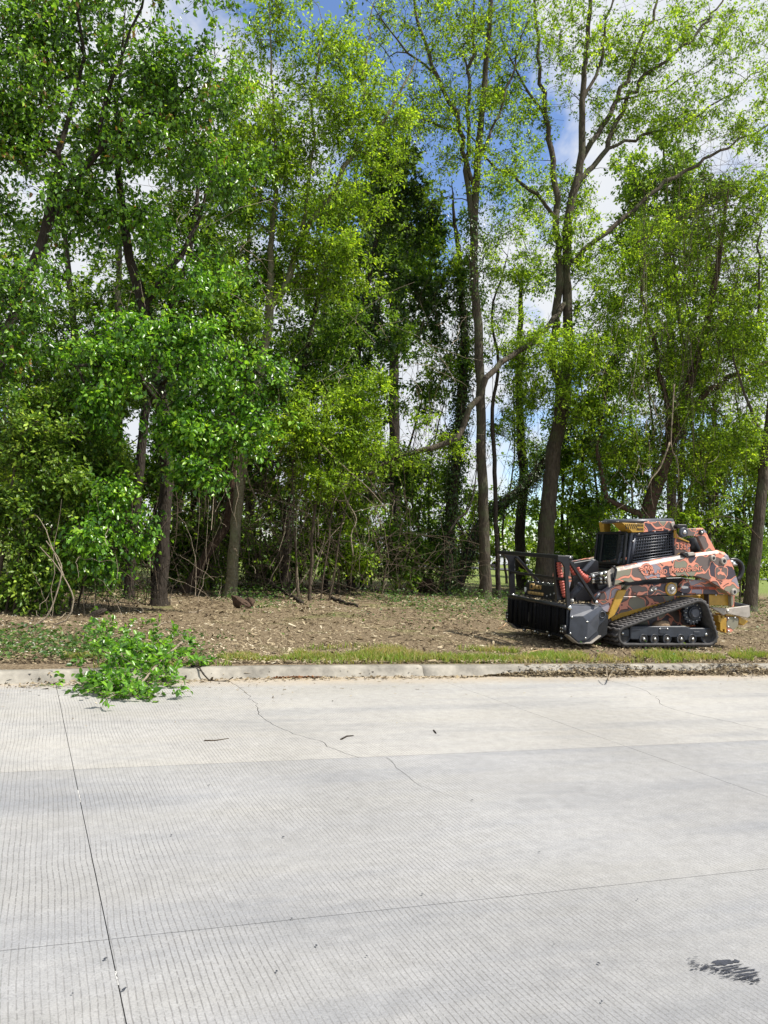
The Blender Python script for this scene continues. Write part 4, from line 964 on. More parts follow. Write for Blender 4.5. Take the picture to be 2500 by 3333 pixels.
# --- chassis between the tracks
prism('chassis', poly('3', [(280, 803), (850, 800), (1000, 790), (1150, 800), (1160, 905), (1200, 1000), (1100, 1080), (420, 1090), (170, 1060), (230, 950)], 11.40), 11.40, 2 * YC - 11.40, M_CAMO, LD, .01)
prism('chassis_rail', poly('3', [(200, 1010), (300, 965), (840, 828), (845, 800), (1010, 790), (1150, 790), (1150, 905), (840, 850), (300, 1010), (215, 1050)], 11.385), 11.385, 11.42, M_YEL, LD, .006)
prism('fuel_tank', poly('3', [(1145, 783), (1355, 790), (1355, 892), (1150, 890)], 11.2), 11.2, 2 * YC - 11.2, M_YEL, LD, .01)
prism('tank_seam', poly('3', [(1142, 785), (1150, 785), (1150, 890), (1142, 890)], 11.19), 11.19, 11.3, M_DKBR, LD, .002)
prism('front_strut', poly('3', [(275, 745), (355, 742), (345, 775), (240, 985), (165, 1035), (190, 960)], 11.10), 11.10, 11.36, M_YEL, LD, .008)
prism('lower_arm', poly('3', [(60, 930), (105, 790), (235, 700), (345, 690), (270, 770), (200, 960), (110, 945)], 11.14), 11.14, 11.34, M_CAMO, LD, .008)
prism('lower_arm', poly('3', [(60, 930), (105, 790), (235, 700), (345, 690), (270, 770), (200, 960), (110, 945)], 11.14), 2 * YC - 11.34, 2 * YC - 11.14, M_CAMO, LD, .008)
prism('engine_bay', poly('3', [(350, 640), (880, 620), (1130, 660), (1300, 760), (1300, 800), (300, 806)], 11.45), 11.45, 2 * YC - 11.45, M_BLK, LD, .01)
sl = prism('side_link', poly('3', [(330, 775), (365, 700), (560, 690), (840, 672), (845, 700), (830, 785), (560, 795), (310, 798)], 11.12), 11.12, 11.22, M_CAMO, LD, .008)
lv = prism('pivot_lever', poly('3', [(580, 740), (615, 705), (650, 712), (650, 745), (600, 760), (582, 758)], 11.09), 11.09, 11.13, M_STONE, LD, .006)
p = wp('3', 632, 735, 11.08); bolt((p[0], 11.085, p[2]), .03, lv); p = wp('3', 595, 750, 11.08); bolt((p[0], 11.085, p[2]), .015, lv)
p = wp('3', 785, 733, 11.1); bs = disc('pivot_boss', (p[0], p[2]), .09, 11.08, 11.14, M_STONE, LD, 24, .01); ringY('ring', (p[0], p[2]), .115, .022, 11.095, 11.13, M_YEL, bs); bolt((p[0], 11.075, p[2]), .04, bs)
hp = prism('hood_panel', poly('3', [(870, 755), (880, 690), (930, 640), (1110, 645), (1190, 690), (1290, 765), (1290, 792), (1240, 785), (900, 775)], 11.16), 11.16, 11.24, M_CAMO, LD, .008)
prism('stripe', poly('3', [(955, 706), (1215, 712), (1240, 738), (980, 736)], 11.155), 11.155, 11.17, M_ORDK, hp, .002)
prism('badge', poly('3', [(885, 705), (905, 700), (950, 708), (950, 725), (905, 730), (885, 722)], 11.154), 11.154, 11.17, M_WHITE, hp, .002)
p = wp('3', 992, 730, 11.15); text('lettering', 'JOHN DEERE', (p[0], p[2]), .062, M_DKBR, hp, 11.152, R(-1.0))
for q in [(963, 656), (893, 783), (1218, 790)]: p = wp('3', *q, 11.15); bolt((p[0], 11.155, p[2]), .017, hp)

# --- lift arms
ARM = [(262, 530), (900, 405), (1250, 357), (1322, 380), (1385, 520), (1440, 700), (1447, 760), (1370, 797), (1240, 705), (1130, 640), (1030, 608), (900, 603), (660, 622), (380, 668), (340, 655), (235, 695), (250, 600)]
arm = prism('lift_arm', poly('3', ARM, 11.0), 11.0, 11.17, M_CAMO, LD, .005, ([0, 1, 2], .055))
prism('lift_arm', poly('3', ARM, 11.0), 2 * YC - 11.17, 2 * YC - 11.0, M_CAMO, LD, .005)
prism('arm_nose', poly('3', [(178, 568), (250, 515), (262, 530), (240, 695), (195, 720), (180, 640)], 10.995), 11.02, 11.05, M_STONE, arm, .004)
prism('nose_edge', poly('3', [(228, 510), (245, 508), (268, 545), (236, 700), (222, 692), (250, 548)], 10.99), 10.99, 11.06, M_BLK, arm, .004)
prism('nose_hole', poly('3', [(198, 590), (228, 575), (222, 655), (205, 668)], 11.018), 11.016, 11.03, M_BLK, arm, .003)  # solid black inset painted for the dark inside the hole
prism('cover_plate', poly('3', [(900, 395), (920, 380), (1000, 376), (1030, 408), (945, 435)], 10.985), 10.99, 11.10, M_BLK, arm, .006)
prism('cover_top', poly('3', [(945, 385), (1005, 378), (1030, 405), (955, 412)], 10.98), 10.982, 11.08, M_STONE, arm, .004)
for (x, y, r) in [(1190, 435, .055), (1292, 462, .065), (1392, 760, .06)]:
    p = wp('3', x, y, 10.98); o = disc('pivot_pin', (p[0], p[2]), r, 10.965, 11.02, M_STONE, arm, 20, .012); disc('pin_recess', (p[0], p[2]), r * .5, 10.962, 10.98, M_BLK, o, 14, .002)
# painted name, logo and badge on the near arm
ang = math.atan2(wp('3', 1085, 548, 11)[2] - wp('3', 605, 590, 11)[2], wp('3', 1085, 548, 11)[0] - wp('3', 605, 590, 11)[0])
p0 = wp('3', 607, 592, 11); p1 = wp('3', 1085, 548, 11); W_ = math.hypot(p1[0] - p0[0], p1[2] - p0[2])
def small_caps(words, pt, size, Yb, mat, off, parent):
    x = 0.
    for wd in words:
        for s_, tx in ((size, wd[0]), (size * .78, wd[1:])):
            if tx: x += text('lettering', tx, (pt[0] + x * math.cos(ang), pt[1] + x * math.sin(ang)), s_, mat, parent, Yb, ang, off) + size * .05
        x += size * .28
    return x
sz = .15
for yb, mt, of in ((10.9985, M_DKBR, .006), (10.9965, M_SALM, .0025)): small_caps(['LAND', 'IMPROVEMENT'], (p0[0], p0[2]), sz * .86, yb, mt, of, arm)
for yb, mt, of in ((10.9985, M_DKBR, .007), (10.9965, M_SALM, .002)):
    for tx, q, s_ in (('C', (487, 605), .29), ('N', (528, 590), .19), ('R', (556, 598), .24)):
        p = wp('3', *q, 11); text('logo_letter', tx, (p[0], p[2]), s_, mt, arm, yb, ang, of)
for pts in ([(470, 535), (500, 528), (525, 545), (530, 560)], [(480, 552), (505, 545), (522, 558)], [(560, 532), (535, 530), (522, 545)], [(545, 520), (528, 524)]):
    q = np.array([wp('3', x, y, 10.997) for x, y in pts]); tube('logo_antler', crom(q, .01), .009, M_SALM, arm, 5)
bd = [(1215, 518), (1265, 512), (1322, 522), (1332, 545), (1328, 600), (1310, 635), (1270, 650), (1225, 640), (1208, 610), (1205, 545)]
em = prism('emblem', poly('3', bd, 10.999), 10.9965, 11.01, M_SALM, arm, .001)
cb = np.mean(bd, axis=0); prism('emblem_field', poly('3', [tuple(cb + (np.array(q) - cb) * .91) for q in bd], 10.997), 10.994, 11.0, simple('taupe_vinyl', (.16, .125, .11), .5), em, .001)
deer = [(1238, 585), (1225, 590), (1235, 570), (1255, 562), (1258, 550), (1250, 540), (1240, 545), (1243, 525), (1250, 536), (1262, 536), (1268, 526), (1272, 540), (1266, 552), (1270, 565), (1290, 572), (1300, 585), (1318, 612), (1312, 615), (1292, 594), (1284, 600), (1262, 590), (1255, 585), (1240, 598), (1232, 596)]
prism('deer', poly('3', deer, 10.994), 10.992, 10.9945, M_SALM, em, 0)

# --- rear tower and linkage
LK = [(900, 165), (945, 150), (1090, 143), (1112, 165), (1212, 355), (1110, 372), (1045, 232), (1020, 222), (940, 220), (885, 200)]
for (a, b_) in ((11.06, 11.14), (2 * YC - 11.14, 2 * YC - 11.06)):
    lk = prism('rear_link', poly('3', LK, 11.06), a, b_, M_CAMO, LD, .006)
    if a < YC:
        for (x, y, r, mt) in [(908, 186, .085, M_GUN), (1077, 186, .05, M_BLK)]:
            p = wp('3', x, y, 11.04); o = disc('pivot_pin', (p[0], p[2]), r, 11.03, 11.08, mt, lk, 20, .01); bolt((p[0], 11.03, p[2]), r * .45, o)
rp = prism('rear_panel', poly('3', [(818, 165), (860, 225), (960, 275), (972, 380), (905, 395), (818, 425)], 11.42), 11.42, 2 * YC - 11.42, M_CAMO, LD, .008)
p = wp('3', 832, 348, 11.41); text('lettering', '335P', (p[0], p[2]), .155, M_SALM, rp, 11.416, R(1), .002)
prism('panel_trim', poly('3', [(818, 160), (835, 160), (838, 225), (960, 272), (960, 285), (850, 245), (816, 240)], 11.40), 11.40, 11.43, M_YEL, LD, .003)
prism('tower_cap', poly('3', [(838, 130), (850, 108), (935, 110), (945, 128), (940, 150), (850, 150)], 11.3), 11.3, 12.2, M_BLK, LD, .01)
p = wp('3', 1000, 335, 11.5); tube('air_filter', [(p[0], 11.5, p[2] - .17), (p[0], 11.5, p[2] + .16), (p[0], 11.5, p[2] + .19)], [.13, .13, .06], M_BLK, LD, 16)
p = wp('3', 1032, 365, 11.45); tube('exhaust_cap', [(p[0], 11.42, p[2] - .08), (p[0], 11.42, p[2] + .08)], .035, M_SILV, LD, 10)
tube('cable', crom([wp('3', x, y, 11.3) for x, y in [(835, 415), (855, 395), (885, 388), (910, 392)]], .02), .012, M_YEL, LD, 6)
# hoses looping behind the arm
for dx in (0, 14):
    tube('hose', crom([wp('3', x - dx, y + dx, 11.2 + dx * .004) for x, y in [(1345, 455), (1400, 450), (1455, 485), (1472, 545), (1450, 610), (1415, 645)]], .03), .036, M_HOSE, LD, 10)
for q in [((1350, 465), (1395, 480)), ((1375, 488), (1410, 500))]: tube('hose_fitting', [wp('3', *q[0], 11.12), wp('3', *q[1], 11.14)], .028, M_SILV, LD, 10)
prism('rear_post', poly('3', [(1362, 785), (1398, 785), (1392, 905), (1365, 905)], 11.12), 11.12, 11.2, M_CAMO, LD, .006)
# rear bracket and counterweight
br = prism('rear_bracket', poly('3', [(1160, 905), (1330, 920), (1540, 892), (1552, 990), (1520, 1012), (1330, 968), (1290, 985), (1240, 950)], 11.25), 11.25, 11.31, M_STONE, LD, .006)
prism('rear_bumper', poly('3', [(1395, 855), (1548, 890), (1552, 905), (1400, 900)], 11.35), 11.35, 2 * YC - 11.35, M_BLK, LD, .008)
p = wp('3', 1330, 945, 11.24); bolt((p[0], 11.24, p[2]), .025, br, M_BLK)
cw = prism('counterweight', poly('3', [(1318, 995), (1440, 1010), (1432, 1090), (1360, 1155), (1318, 1150)], 11.28), 11.28, 2 * YC - 11.28, M_CAMO, LD, .01)
teeth = [(1240, 992), (1262, 992), (1262, 1012), (1280, 1012), (1280, 992), (1300, 992), (1300, 1010), (1318, 1010), (1318, 1160), (1300, 1150), (1300, 1120), (1282, 1120), (1282, 1145), (1258, 1130), (1258, 1060), (1242, 1050)]
tb = prism('tooth_bar', poly('3', teeth, 11.27), 11.27, 11.40, M_YEL, LD, .004)
for q in [(1335, 1018), (1335, 1100), (1338, 1140), (1400, 1010)]: p = wp('3', *q, 11.27); bolt((p[0], 11.272, p[2]), .022, cw)
prism('step_ledge', poly('3', [(1318, 975), (1450, 1000), (1530, 1045), (1480, 1085), (1440, 1060), (1440, 1008), (1318, 992)], 11.3), 11.3, 11.6, M_YEL, LD, .006)

# --- cab
YA, YB = 11.45, 12.42
cabx = lambda x, y, Y=YA: (wp('m', x, y, Y)[0], wp('m', x, y, Y)[2])
fl, fu, bu, bl = cabx(690, 790), cabx(755, 270), cabx(1435, 215), cabx(1435, 700)
CAB = prism('cab', [cabx(1425, 215), cabx(1450, 215), cabx(1450, 760), cabx(690, 830), cabx(700, 770), cabx(1425, 690)], YA, YB, M_BLK, LD, .008)   # rear wall and sill
for a, b_ in ((YA, YA + .06), (YB - .06, YB)):
    prism('pillar', [cabx(755, 265), cabx(800, 258), cabx(745, 760), cabx(695, 765)], a, b_, M_GUN, CAB, .008)
    prism('top_rail', [cabx(755, 262), cabx(1435, 205), cabx(1435, 245), cabx(790, 300)], a - .002, b_, M_GUN, CAB, .006)
prism('rear_pillar', [cabx(1415, 240), cabx(1452, 238), cabx(1452, 700), cabx(1415, 690)], YA - .004, YA + .06, M_GUN, CAB, .006)
# side grille: flat bars woven between the four corners
gTL, gTR, gBR, gBL = [np.array(cabx(*q)) for q in ((815, 300), (1420, 240), (1420, 640), (742, 745))]
def bl2(u, v): return (gTL * (1 - u) + gTR * u) * (1 - v) + (gBL * (1 - u) + gBR * u) * v
gp = []
def gbar(a, b_, y, w):
    d = (b_ - a) / np.linalg.norm(b_ - a); n_ = np.array([-d[1], d[0]]) * w / 2
    V = [(q[0], yy, q[1]) for yy in (y, y + .012) for q in (a - n_, a + n_, b_ + n_, b_ - n_)]
    return np.array(V), [np.array([[0, 1, 2, 3], [7, 6, 5, 4], [0, 4, 5, 1], [1, 5, 6, 2], [2, 6, 7, 3], [3, 7, 4, 0]])]
for c in range(17): gp.append(gbar(bl2(c / 16, 0), bl2(c / 16, 1), YA - .010, .013))
for r_ in range(10): gp.append(gbar(bl2(0, r_ / 9), bl2(1, r_ / 9), YA - .016, .015))
V, F = merge(gp); gr = mk('side_grille', V, F, M_GUN, CAB)
fr_ = []
for a, b_ in ((gTL, gTR), (gTR, gBR), (gBR, gBL), (gBL, gTL)): fr_.append(gbar(a, b_, YA - .02, .045))
V, F = merge(fr_); mk('grille_frame', V, F, M_GUN, gr)
for q in [(785, 400), (875, 278), (1128, 246), (1345, 228), (1440, 228)]: p = wp('m', *q, YA - .02); bolt((p[0], YA - .022, p[2]), .018, gr)
prism('side_window', [tuple(gTL), tuple(gTR), tuple(gBR), tuple(gBL)], YA + .03, YA + .036, M_GLASS, CAB, 0)
prism('side_window', [tuple(gTL), tuple(gTR), tuple(gBR), tuple(gBL)], YB - .036, YB - .03, M_GLASS, CAB, 0)
# front door: frame bars, tinted pane, wiper-like ribs
fx0, fz0 = cabx(705, 760); fx1, fz1 = cabx(755, 268)
def fpt(u, v, dx=0): return np.array([fx0 + (fx1 - fx0) * v - .05 + dx, YA + .05 + (YB - YA - .1) * u, fz0 + (fz1 - fz0) * v])
V = np.array([fpt(0, 0), fpt(1, 0), fpt(1, 1), fpt(0, 1)]); door = mk('front_door', V, [np.array([[0, 1, 2, 3]])], M_GLASS, CAB)
for a, b_ in (((0, 0), (0, 1)), ((1, 0), (1, 1)), ((0, 1), (1, 1)), ((0, 0), (1, 0)), ((.22, .02), (.22, .98)), ((.8, .02), (.8, .98))): bar('door_bar', fpt(*a, -.01), fpt(*b_, -.01), .045, .045, M_BLK, door, (1, 0.1, 0))
gq = []
for c in np.linspace(.26, .76, 9): gq.append(tube_vf([fpt(c, .03, .06), fpt(c, .97, .06)], .006, 4))
for c in np.linspace(.1, .92, 10): gq.append(tube_vf([fpt(.24, c, .06), fpt(.78, c, .06)], .006, 4))
V, F = merge(gq); mk('door_grille', V, F, M_NAVY, door)
gq = [box_vf(fpt(.11, c, -.03), (.03, .12, .012)) for c in np.linspace(.25, .9, 16)]
V, F = merge(gq); mk('ribbed_panel', V, F, M_GUN, door)
bar('grab_handle', cabx(600, 760)[0:1] + (YA + .1, cabx(600, 760)[1]), (cabx(640, 590)[0], YA + .1, cabx(640, 590)[1]), .03, .03, M_GUN, CAB, (1, 0, 0))
bar('grab_handle', (cabx(640, 590)[0], YA + .1, cabx(640, 590)[1]), (cabx(690, 570)[0], YA + .1, cabx(690, 570)[1]), .03, .03, M_GUN, CAB, (0, 1, 0))
p = wp('m', 225, 600, 12.55); tube('mirror_bracket', crom([p + np.array([0, 0, -.1]), p, p + np.array([.02, 0, .1]), p + np.array([.1, 0, .13])], .03), .02, M_BLK, CAB, 8)
# seat inside
sx_, sz_ = cabx(1150, 640)
prism('seat_back', [(sx_, sz_ - .1), (sx_ + .12, sz_ - .1), (sx_ + .2, sz_ + .55), (sx_ + .08, sz_ + .58)], 11.72, 12.25, M_BLK, CAB, .03)
prism('floor_pan', [cabx(560, 850), cabx(1450, 760), cabx(1450, 860), cabx(560, 940)], YA - .02, YB + .02, M_BLK, CAB, .01)
# roof with rounded front, fascia and lamp guards
rf = [np.array(wp('m', x, y, Y)) for x, y, Y in []]
zr0 = cabx(600, 95)[1]; xr0 = cabx(590, 100)[0]; xr1, zr1 = cabx(1425, 85)
pl_ = [(xr0 + .10, YA - .01), (xr1, YA - .01), (xr1, YB - .05), (wp('m', 345, 85, 12.3)[0] + .1, YB - .05), (wp('m', 350, 85, 12.25)[0], YB - .15), (xr0, YB - .4), (xr0 - .02, YA + .2)]
def rz(x): return zr0 + (zr1 - zr0) * (x - xr0) / (xr1 - xr0)
n = len(pl_); V = [(x, y, rz(x) - .015) for x, y in pl_] + [(x, y, rz(x) + .03) for x, y in pl_] + [(x + (.05 if x < xr0 + .3 else 0), YC + (y - YC) * .9, rz(x) + .06) for x, y in pl_]
Q = [[a * n + i, a * n + (i + 1) % n, (a + 1) * n + (i + 1) % n, (a + 1) * n + i] for a in range(2) for i in range(n)]
roof = mk('roof', np.array(V), [np.array(Q), np.arange(n)[::-1][None], (np.arange(n) + 2 * n)[None]], M_GUN, CAB)
prism('roof_fascia', [cabx(925, 118), cabx(990, 78), cabx(1425, 88), cabx(1440, 225), cabx(1120, 235), cabx(925, 258)], YA - .035, YA + .03, M_CAMO, CAB, .005)
prism('fascia_bracket', [cabx(1360, 110), cabx(1410, 88), cabx(1440, 220), cabx(1425, 240), cabx(1370, 150)], YA - .05, YA - .03, M_STONE, CAB, .004)
lg = prism('lamp_guard', [cabx(575, 105), cabx(800, 118), cabx(925, 125), cabx(925, 250), cabx(745, 258)], YA - .06, YA + .25, M_YEL, CAB, .004)
for c in np.linspace(630, 770, 6): prism('slot', [cabx(c, 128), cabx(c + 12, 128), cabx(c + 22 + (c - 630) * .25, 205), cabx(c + 12 + (c - 630) * .25, 205)], YA - .064, YA - .05, M_BLK, lg, 0)
for c in np.linspace(808, 895, 5):
    for y0 in (128, 190): prism('slot', [cabx(c, y0), cabx(c + 12, y0), cabx(c + 12, y0 + 38), cabx(c, y0 + 38)], YA - .064, YA - .05, M_BLK, lg, 0)
lx, lz = wp('m', 278, 92, 12.36)[[0, 2]]
prism('lamp_guard', [(lx + .04, lz - .2), (lx + .17, lz - .22), (lx + .17, lz), (lx, lz)], YB - .12, YB + .02, M_YEL, CAB, .004)
for c in np.linspace(0, 1, 11):
    p = np.array([xr0 - .02 + .04 * c, YB - .35 - c * (YB - YA - .45), rz(xr0) + .012]); bolt(p, .011, roof, None, 'X')

# ------------------------------------------------------------------ mulching head
YN, YF = 10.92, 13.08
hx = lambda x, y, Y=YN: tuple(wp('2', x, y, Y)[[0, 2]])
xF = 6.76
prof2 = [(xF, .47), (xF + .02, .80), (xF + .10, .86), (xF + .42, .90), (xF + .62, .88), (xF + .80, .70), (xF + .78, .40), (xF + .62, .30), (xF + .30, .62), (xF + .10, .50)]
MH = prism('mulching_head', prof2, YN + .07, YF - .07, M_BLK, LD, .008)
tube('front_bar', [(xF - .005, YN + .02, .835), (xF + .02, YF - .02, .865)], .035, M_BLK, MH, 10)
# hanging rubber flaps along the front
rg = np.random.default_rng(9); ny_ = 22; yy = np.linspace(YN + .08, YF - .08, ny_ + 1)
for a, b_ in zip(yy[:-1], yy[1:]):
    t_ = rg.normal(0, .012)
    V, F = merge([box_vf((xF - .012 + t_, (a + b_) / 2, .60), (.016, (b_ - a) * .94, .44))]); mk('flap', V, F, M_FLAP, MH)
# rotor with cutter teeth
tube('rotor', [(xF + .34, YN + .09, .44), (xF + .34, YF - .09, .44)], .17, M_NAVY, MH, 16)
tm = fastmesh('cutter_tooth', *box_vf((0, 0, 0), (.07, .05, .05))); tm.materials.append(M_SILV)
for k in range(30):
    a = k * 2.4; o = link('cutter_tooth', tm, None, MH, (xF + .34 + .19 * math.cos(a), YN + .14 + k * (YF - YN - .28) / 29, .44 + .19 * math.sin(a))); o.rotation_euler = (0, -a, 0)
# near end: plate, drive cover, skid
ep = prism('end_plate', [hx(*q) for q in [(870, 900), (935, 850), (1250, 876), (1340, 945), (1340, 1040), (1230, 1150), (1255, 1240), (1140, 1328), (975, 1330), (862, 1232)]], YN + .03, YN + .07, M_NAVY, MH, .006)
prism('end_plate', [hx(*q) for q in [(870, 900), (935, 850), (1250, 876), (1340, 945), (1340, 1040), (1230, 1150), (1255, 1240), (1140, 1328), (975, 1330), (862, 1232)]], YF - .07, YF - .03, M_NAVY, MH, .006)
A_ = [(888, 1005), (1050, 1000), (1113, 1082), (1097, 1290), (985, 1318), (872, 1215)]; B_ = [(905, 862), (1248, 880), (1290, 905), (1225, 1180), (985, 1322), (866, 1225)]
dc = loft('drive_cover', [hx(x, y, YN - .05) for x, y in A_], YN - .05, [hx(x, y, YN + .03) for x, y in B_], YN + .032, M_GUN, MH)
loft('cover_face', [hx(x, y, YN - .058) for x, y in [(893, 1012), (1046, 1008), (1104, 1085), (1088, 1282), (985, 1308), (878, 1212)]], YN - .058, [hx(x, y, YN - .049) for x, y in [(893, 1012), (1046, 1008), (1104, 1085), (1088, 1282), (985, 1308), (878, 1212)]], YN - .049, M_NAVY, dc)  # upright face in a darker tone than the slope: shade put into colour
for q in [(912, 1015), (1100, 1070), (893, 1212), (1078, 1272), (1112, 1268), (1130, 1213), (1170, 1237)]: p = wp('2', *q, YN - .055); bolt((p[0], YN - .055 if q[0] < 1105 else YN + .02, p[2]), .017, dc)
p = wp('2', 1285, 985, YN + .02); o = ringY('lifting_eye', (p[0], p[2]), .062, .018, YN + .015, YN + .08, M_NAVY, MH)
disc('eye_hole_shade', (p[0], p[2]), .05, YN + .026, YN + .06, M_BLK, MH, 18, .002)  # black disc: the shade inside the round hole, put into colour
sk_ = [(858, 1232), (975, 1330), (1140, 1330), (1257, 1240)]
for a, b_ in zip(sk_[:-1], sk_[1:]):
    pa, pb = hx(*a), hx(*b_); bar('skid', (pa[0], YN + .05, pa[1]), (pb[0], YN + .05, pb[1]), .16, .018, M_STONE, MH, (0, 0, 1))
    bar('skid', (pa[0], YF - .05, pa[1]), (pb[0], YF - .05, pb[1]), .16, .018, M_STONE, MH, (0, 0, 1))
for (zx, zy, Y) in ((120, 990, YF), (820, 1165, YN)):
    p = wp('2', zx, zy, Y); o = mk('side_marker', *box_vf((p[0] - .01, Y + (-.05 if Y > YC else .02), p[2]), (.05, .12, .14)), M_BLK, MH)
    for dy in (-.03, .03):
        for dz in (-.035, .02): bolt((p[0] - .04, Y + (-.05 if Y > YC else .02) + dy, p[2] + dz), .014, o, None, 'X')
for (zx, zy, Y) in ((200, 750, YF - .03), (898, 900, YN - .03)):
    p = wp('2', zx, zy, Y); bolt((p[0] - .02, Y, p[2]), .04, MH)
# guard frame over the head
prism('guard_post', [hx(*q) for q in [(735, 258), (880, 262), (884, 420), (868, 520), (895, 880), (848, 880), (832, 600), (818, 400), (785, 345), (738, 322)]], YN - .01, YN + .035, M_BLK, MH, .005)
prism('guard_post', [hx(x, y, YF) for x, y in [(42, 195), (215, 212), (205, 400), (212, 745), (150, 745), (135, 400), (130, 325), (98, 272), (42, 248)]], YF - .02, YF + .03, M_BLK, MH, .005)
prism('hose_post', [hx(x, y, 11.22) for x, y in [(686, 290), (738, 292), (775, 800), (722, 800)]], 11.20, 11.27, M_BLK, MH, .005)
a, b_ = wp('2', 880, 285, YN), wp('2', 40, 218, YF)
bar('top_rail', a, b_, .16, .07, M_BLK, MH); a, b_ = wp('2', 825, 552, YN + .02), wp('2', 160, 458, YF)
bar('middle_rail', a, b_, .045, .045, M_BLK, MH)
bar('brace', wp('2', 875, 320, YN + .02), wp('2', 1212, 835, YN + .02), .045, .06, M_BLK, MH, (0, 1, 0))
bar('brace', wp('2', 225, 270, YF - .05), wp('2', 505, 585, YF - .05), .045, .07, M_BLK, MH, (0, 1, 0))
for q, r in [((890, 282), .02), ((1212, 832), .03)]: p = wp('2', *q, YN - .01); bolt((p[0], YN - .012, p[2]), r, MH)
# motor cover with its decal
def ring4(pts, Y): return [hx(x, y, Y) for x, y in pts]
mc0 = wp('2', 200, 750, 12.95); 
mx0 = 7.06
MCV = prism('motor_cover', [(mx0 - .02, .88), (mx0, 1.12), (mx0 + .06, 1.17), (mx0 + .34, 1.14), (mx0 + .46, .88)], 11.75, 12.95, M_BLK, MH, .01)
for k in range(7): bolt((mx0 + .02, 11.8 + k * .18, 1.165), .016, MCV, None, 'Z')
for k in range(3): bolt((mx0 - .03, 11.85 + k * .12, 1.0 - k * .03), .016, MCV, None, 'X')
def front_quad(name, y0, y1, z0, z1, mat, parent, d=.004):
    V, F = box_vf((mx0 - .012 + (z0 + z1) / 2 * .083 - .083, (y0 + y1) / 2, (z0 + z1) / 2), (d, abs(y1 - y0), z1 - z0)); return mk(name, V, F, mat, parent)
dq = front_quad('decal', 12.75, 12.60, 1.02, 1.13, M_TAN, MCV, .02)
front_quad('decal_mark', 12.71, 12.64, 1.045, 1.105, M_BLK, dq, .026)
for k in range(5): front_quad('decal_bar', 12.80 - k * .115, 12.80 - k * .115 - .10, .93, .985, M_TAN, MCV, .02)
def front_text(body, y, z, size, mat, parent):
    cu = bpy.data.curves.new('lettering', 'FONT'); cu.body = body; cu.size = size; cu.extrude = .002; cu.offset = .002
    ob = bpy.data.objects.new('lettering', cu); COL.objects.link(ob); dg = bpy.context.evaluated_depsgraph_get(); me = bpy.data.meshes.new_from_object(ob.evaluated_get(dg)); bpy.data.objects.remove(ob); me.materials.clear()
    n = len(me.vertices); co = np.zeros(n * 3, np.float32); me.vertices.foreach_get('co', co); co = co.reshape(-1, 3)
    W = np.c_[mx0 - .026 + (z + co[:, 1] - 1) * .083 - co[:, 2], y - co[:, 0], z + co[:, 1]] - BASE[parent.name]
    me.vertices.foreach_set('co', W.astype(np.float32).ravel()); me.update(); link('lettering', me, mat, parent)
front_text('MK76', 12.57, 1.04, .105, M_TAN, MCV)
mk('warning_label', *box_vf((mx0 - .02, 12.90, 1.0), (.02, .05, .09)), M_WHITE, MCV)
mk('hose_tag', *box_vf((6.98, 11.2, .93), (.02, .08, .05)), M_WHITE, MH)
# cylinders, spiral-guarded hoses and hydraulics
tube('cylinder', [wp('2', 885, 780, 11.25), wp('2', 1010, 628, 11.25)], .055, M_NAVY, MH, 14); tube('cylinder_end', [wp('2', 1003, 640, 11.25), wp('2', 1024, 612, 11.25)], .062, M_GUN, MH, 14)
tube('cylinder', [wp('2', 1190, 800, 11.0), wp('2', 1250, 720, 11.0)], .025, M_GUN, MH, 10)
def spiral(pts, Y, r, rmul=None):
    q = crom([wp('2', x, y, yy_) for (x, y), yy_ in zip(pts, Y)], .008); s_ = np.r_[0, np.cumsum(np.linalg.norm(np.diff(q, axis=0), axis=1))]
    rr = r * (1 + .17 * np.sign(np.sin(s_ * 2 * np.pi / .045)) * np.abs(np.sin(s_ * 2 * np.pi / .045)) ** .6)
    if rmul is not None: rr = rr * np.interp(s_ / s_[-1], [0, .25, 1], rmul)
    return tube('spiral_hose', q, rr, M_RED, MH, 12)
spiral([(752, 340), (762, 450), (785, 580), (808, 690), (825, 765)], [11.15] * 5, .038)
spiral([(893, 385), (915, 440), (955, 490)], [11.2] * 3, .035)
spiral([(985, 405), (1005, 455), (1050, 515), (1115, 552)], [11.15] * 4, .062, [.35, .6, 1])
for k, (y0, y1) in enumerate(((530, 470), (560, 540), (580, 585))):
    tube('hydraulic_hose', crom([wp('2', x, y, 11.12 + .05 * k) for x, y in [(1105, y0), (1180, (y0 * 2 + y1) / 3), (1260, y1 + 8), (1345, y1)]], .03), .03, M_HOSE, LD, 8)
    for xx in (1150, 1250, 1305): tube('hose_fitting', [wp('2', xx, y1 + (y0 - y1) * (1345 - xx) / 240 - 3, 11.10 + .05 * k), wp('2', xx + 34, y1 + (y0 - y1) * (1311 - xx) / 240 - 3, 11.10 + .05 * k)], .036, M_SILV, LD, 10)
tube('hydraulic_hose', crom([wp('2', x, y, 11.3) for x, y in [(1120, 500), (1180, 480), (1260, 470), (1340, 455)]], .03), .025, M_HOSE, LD, 8)
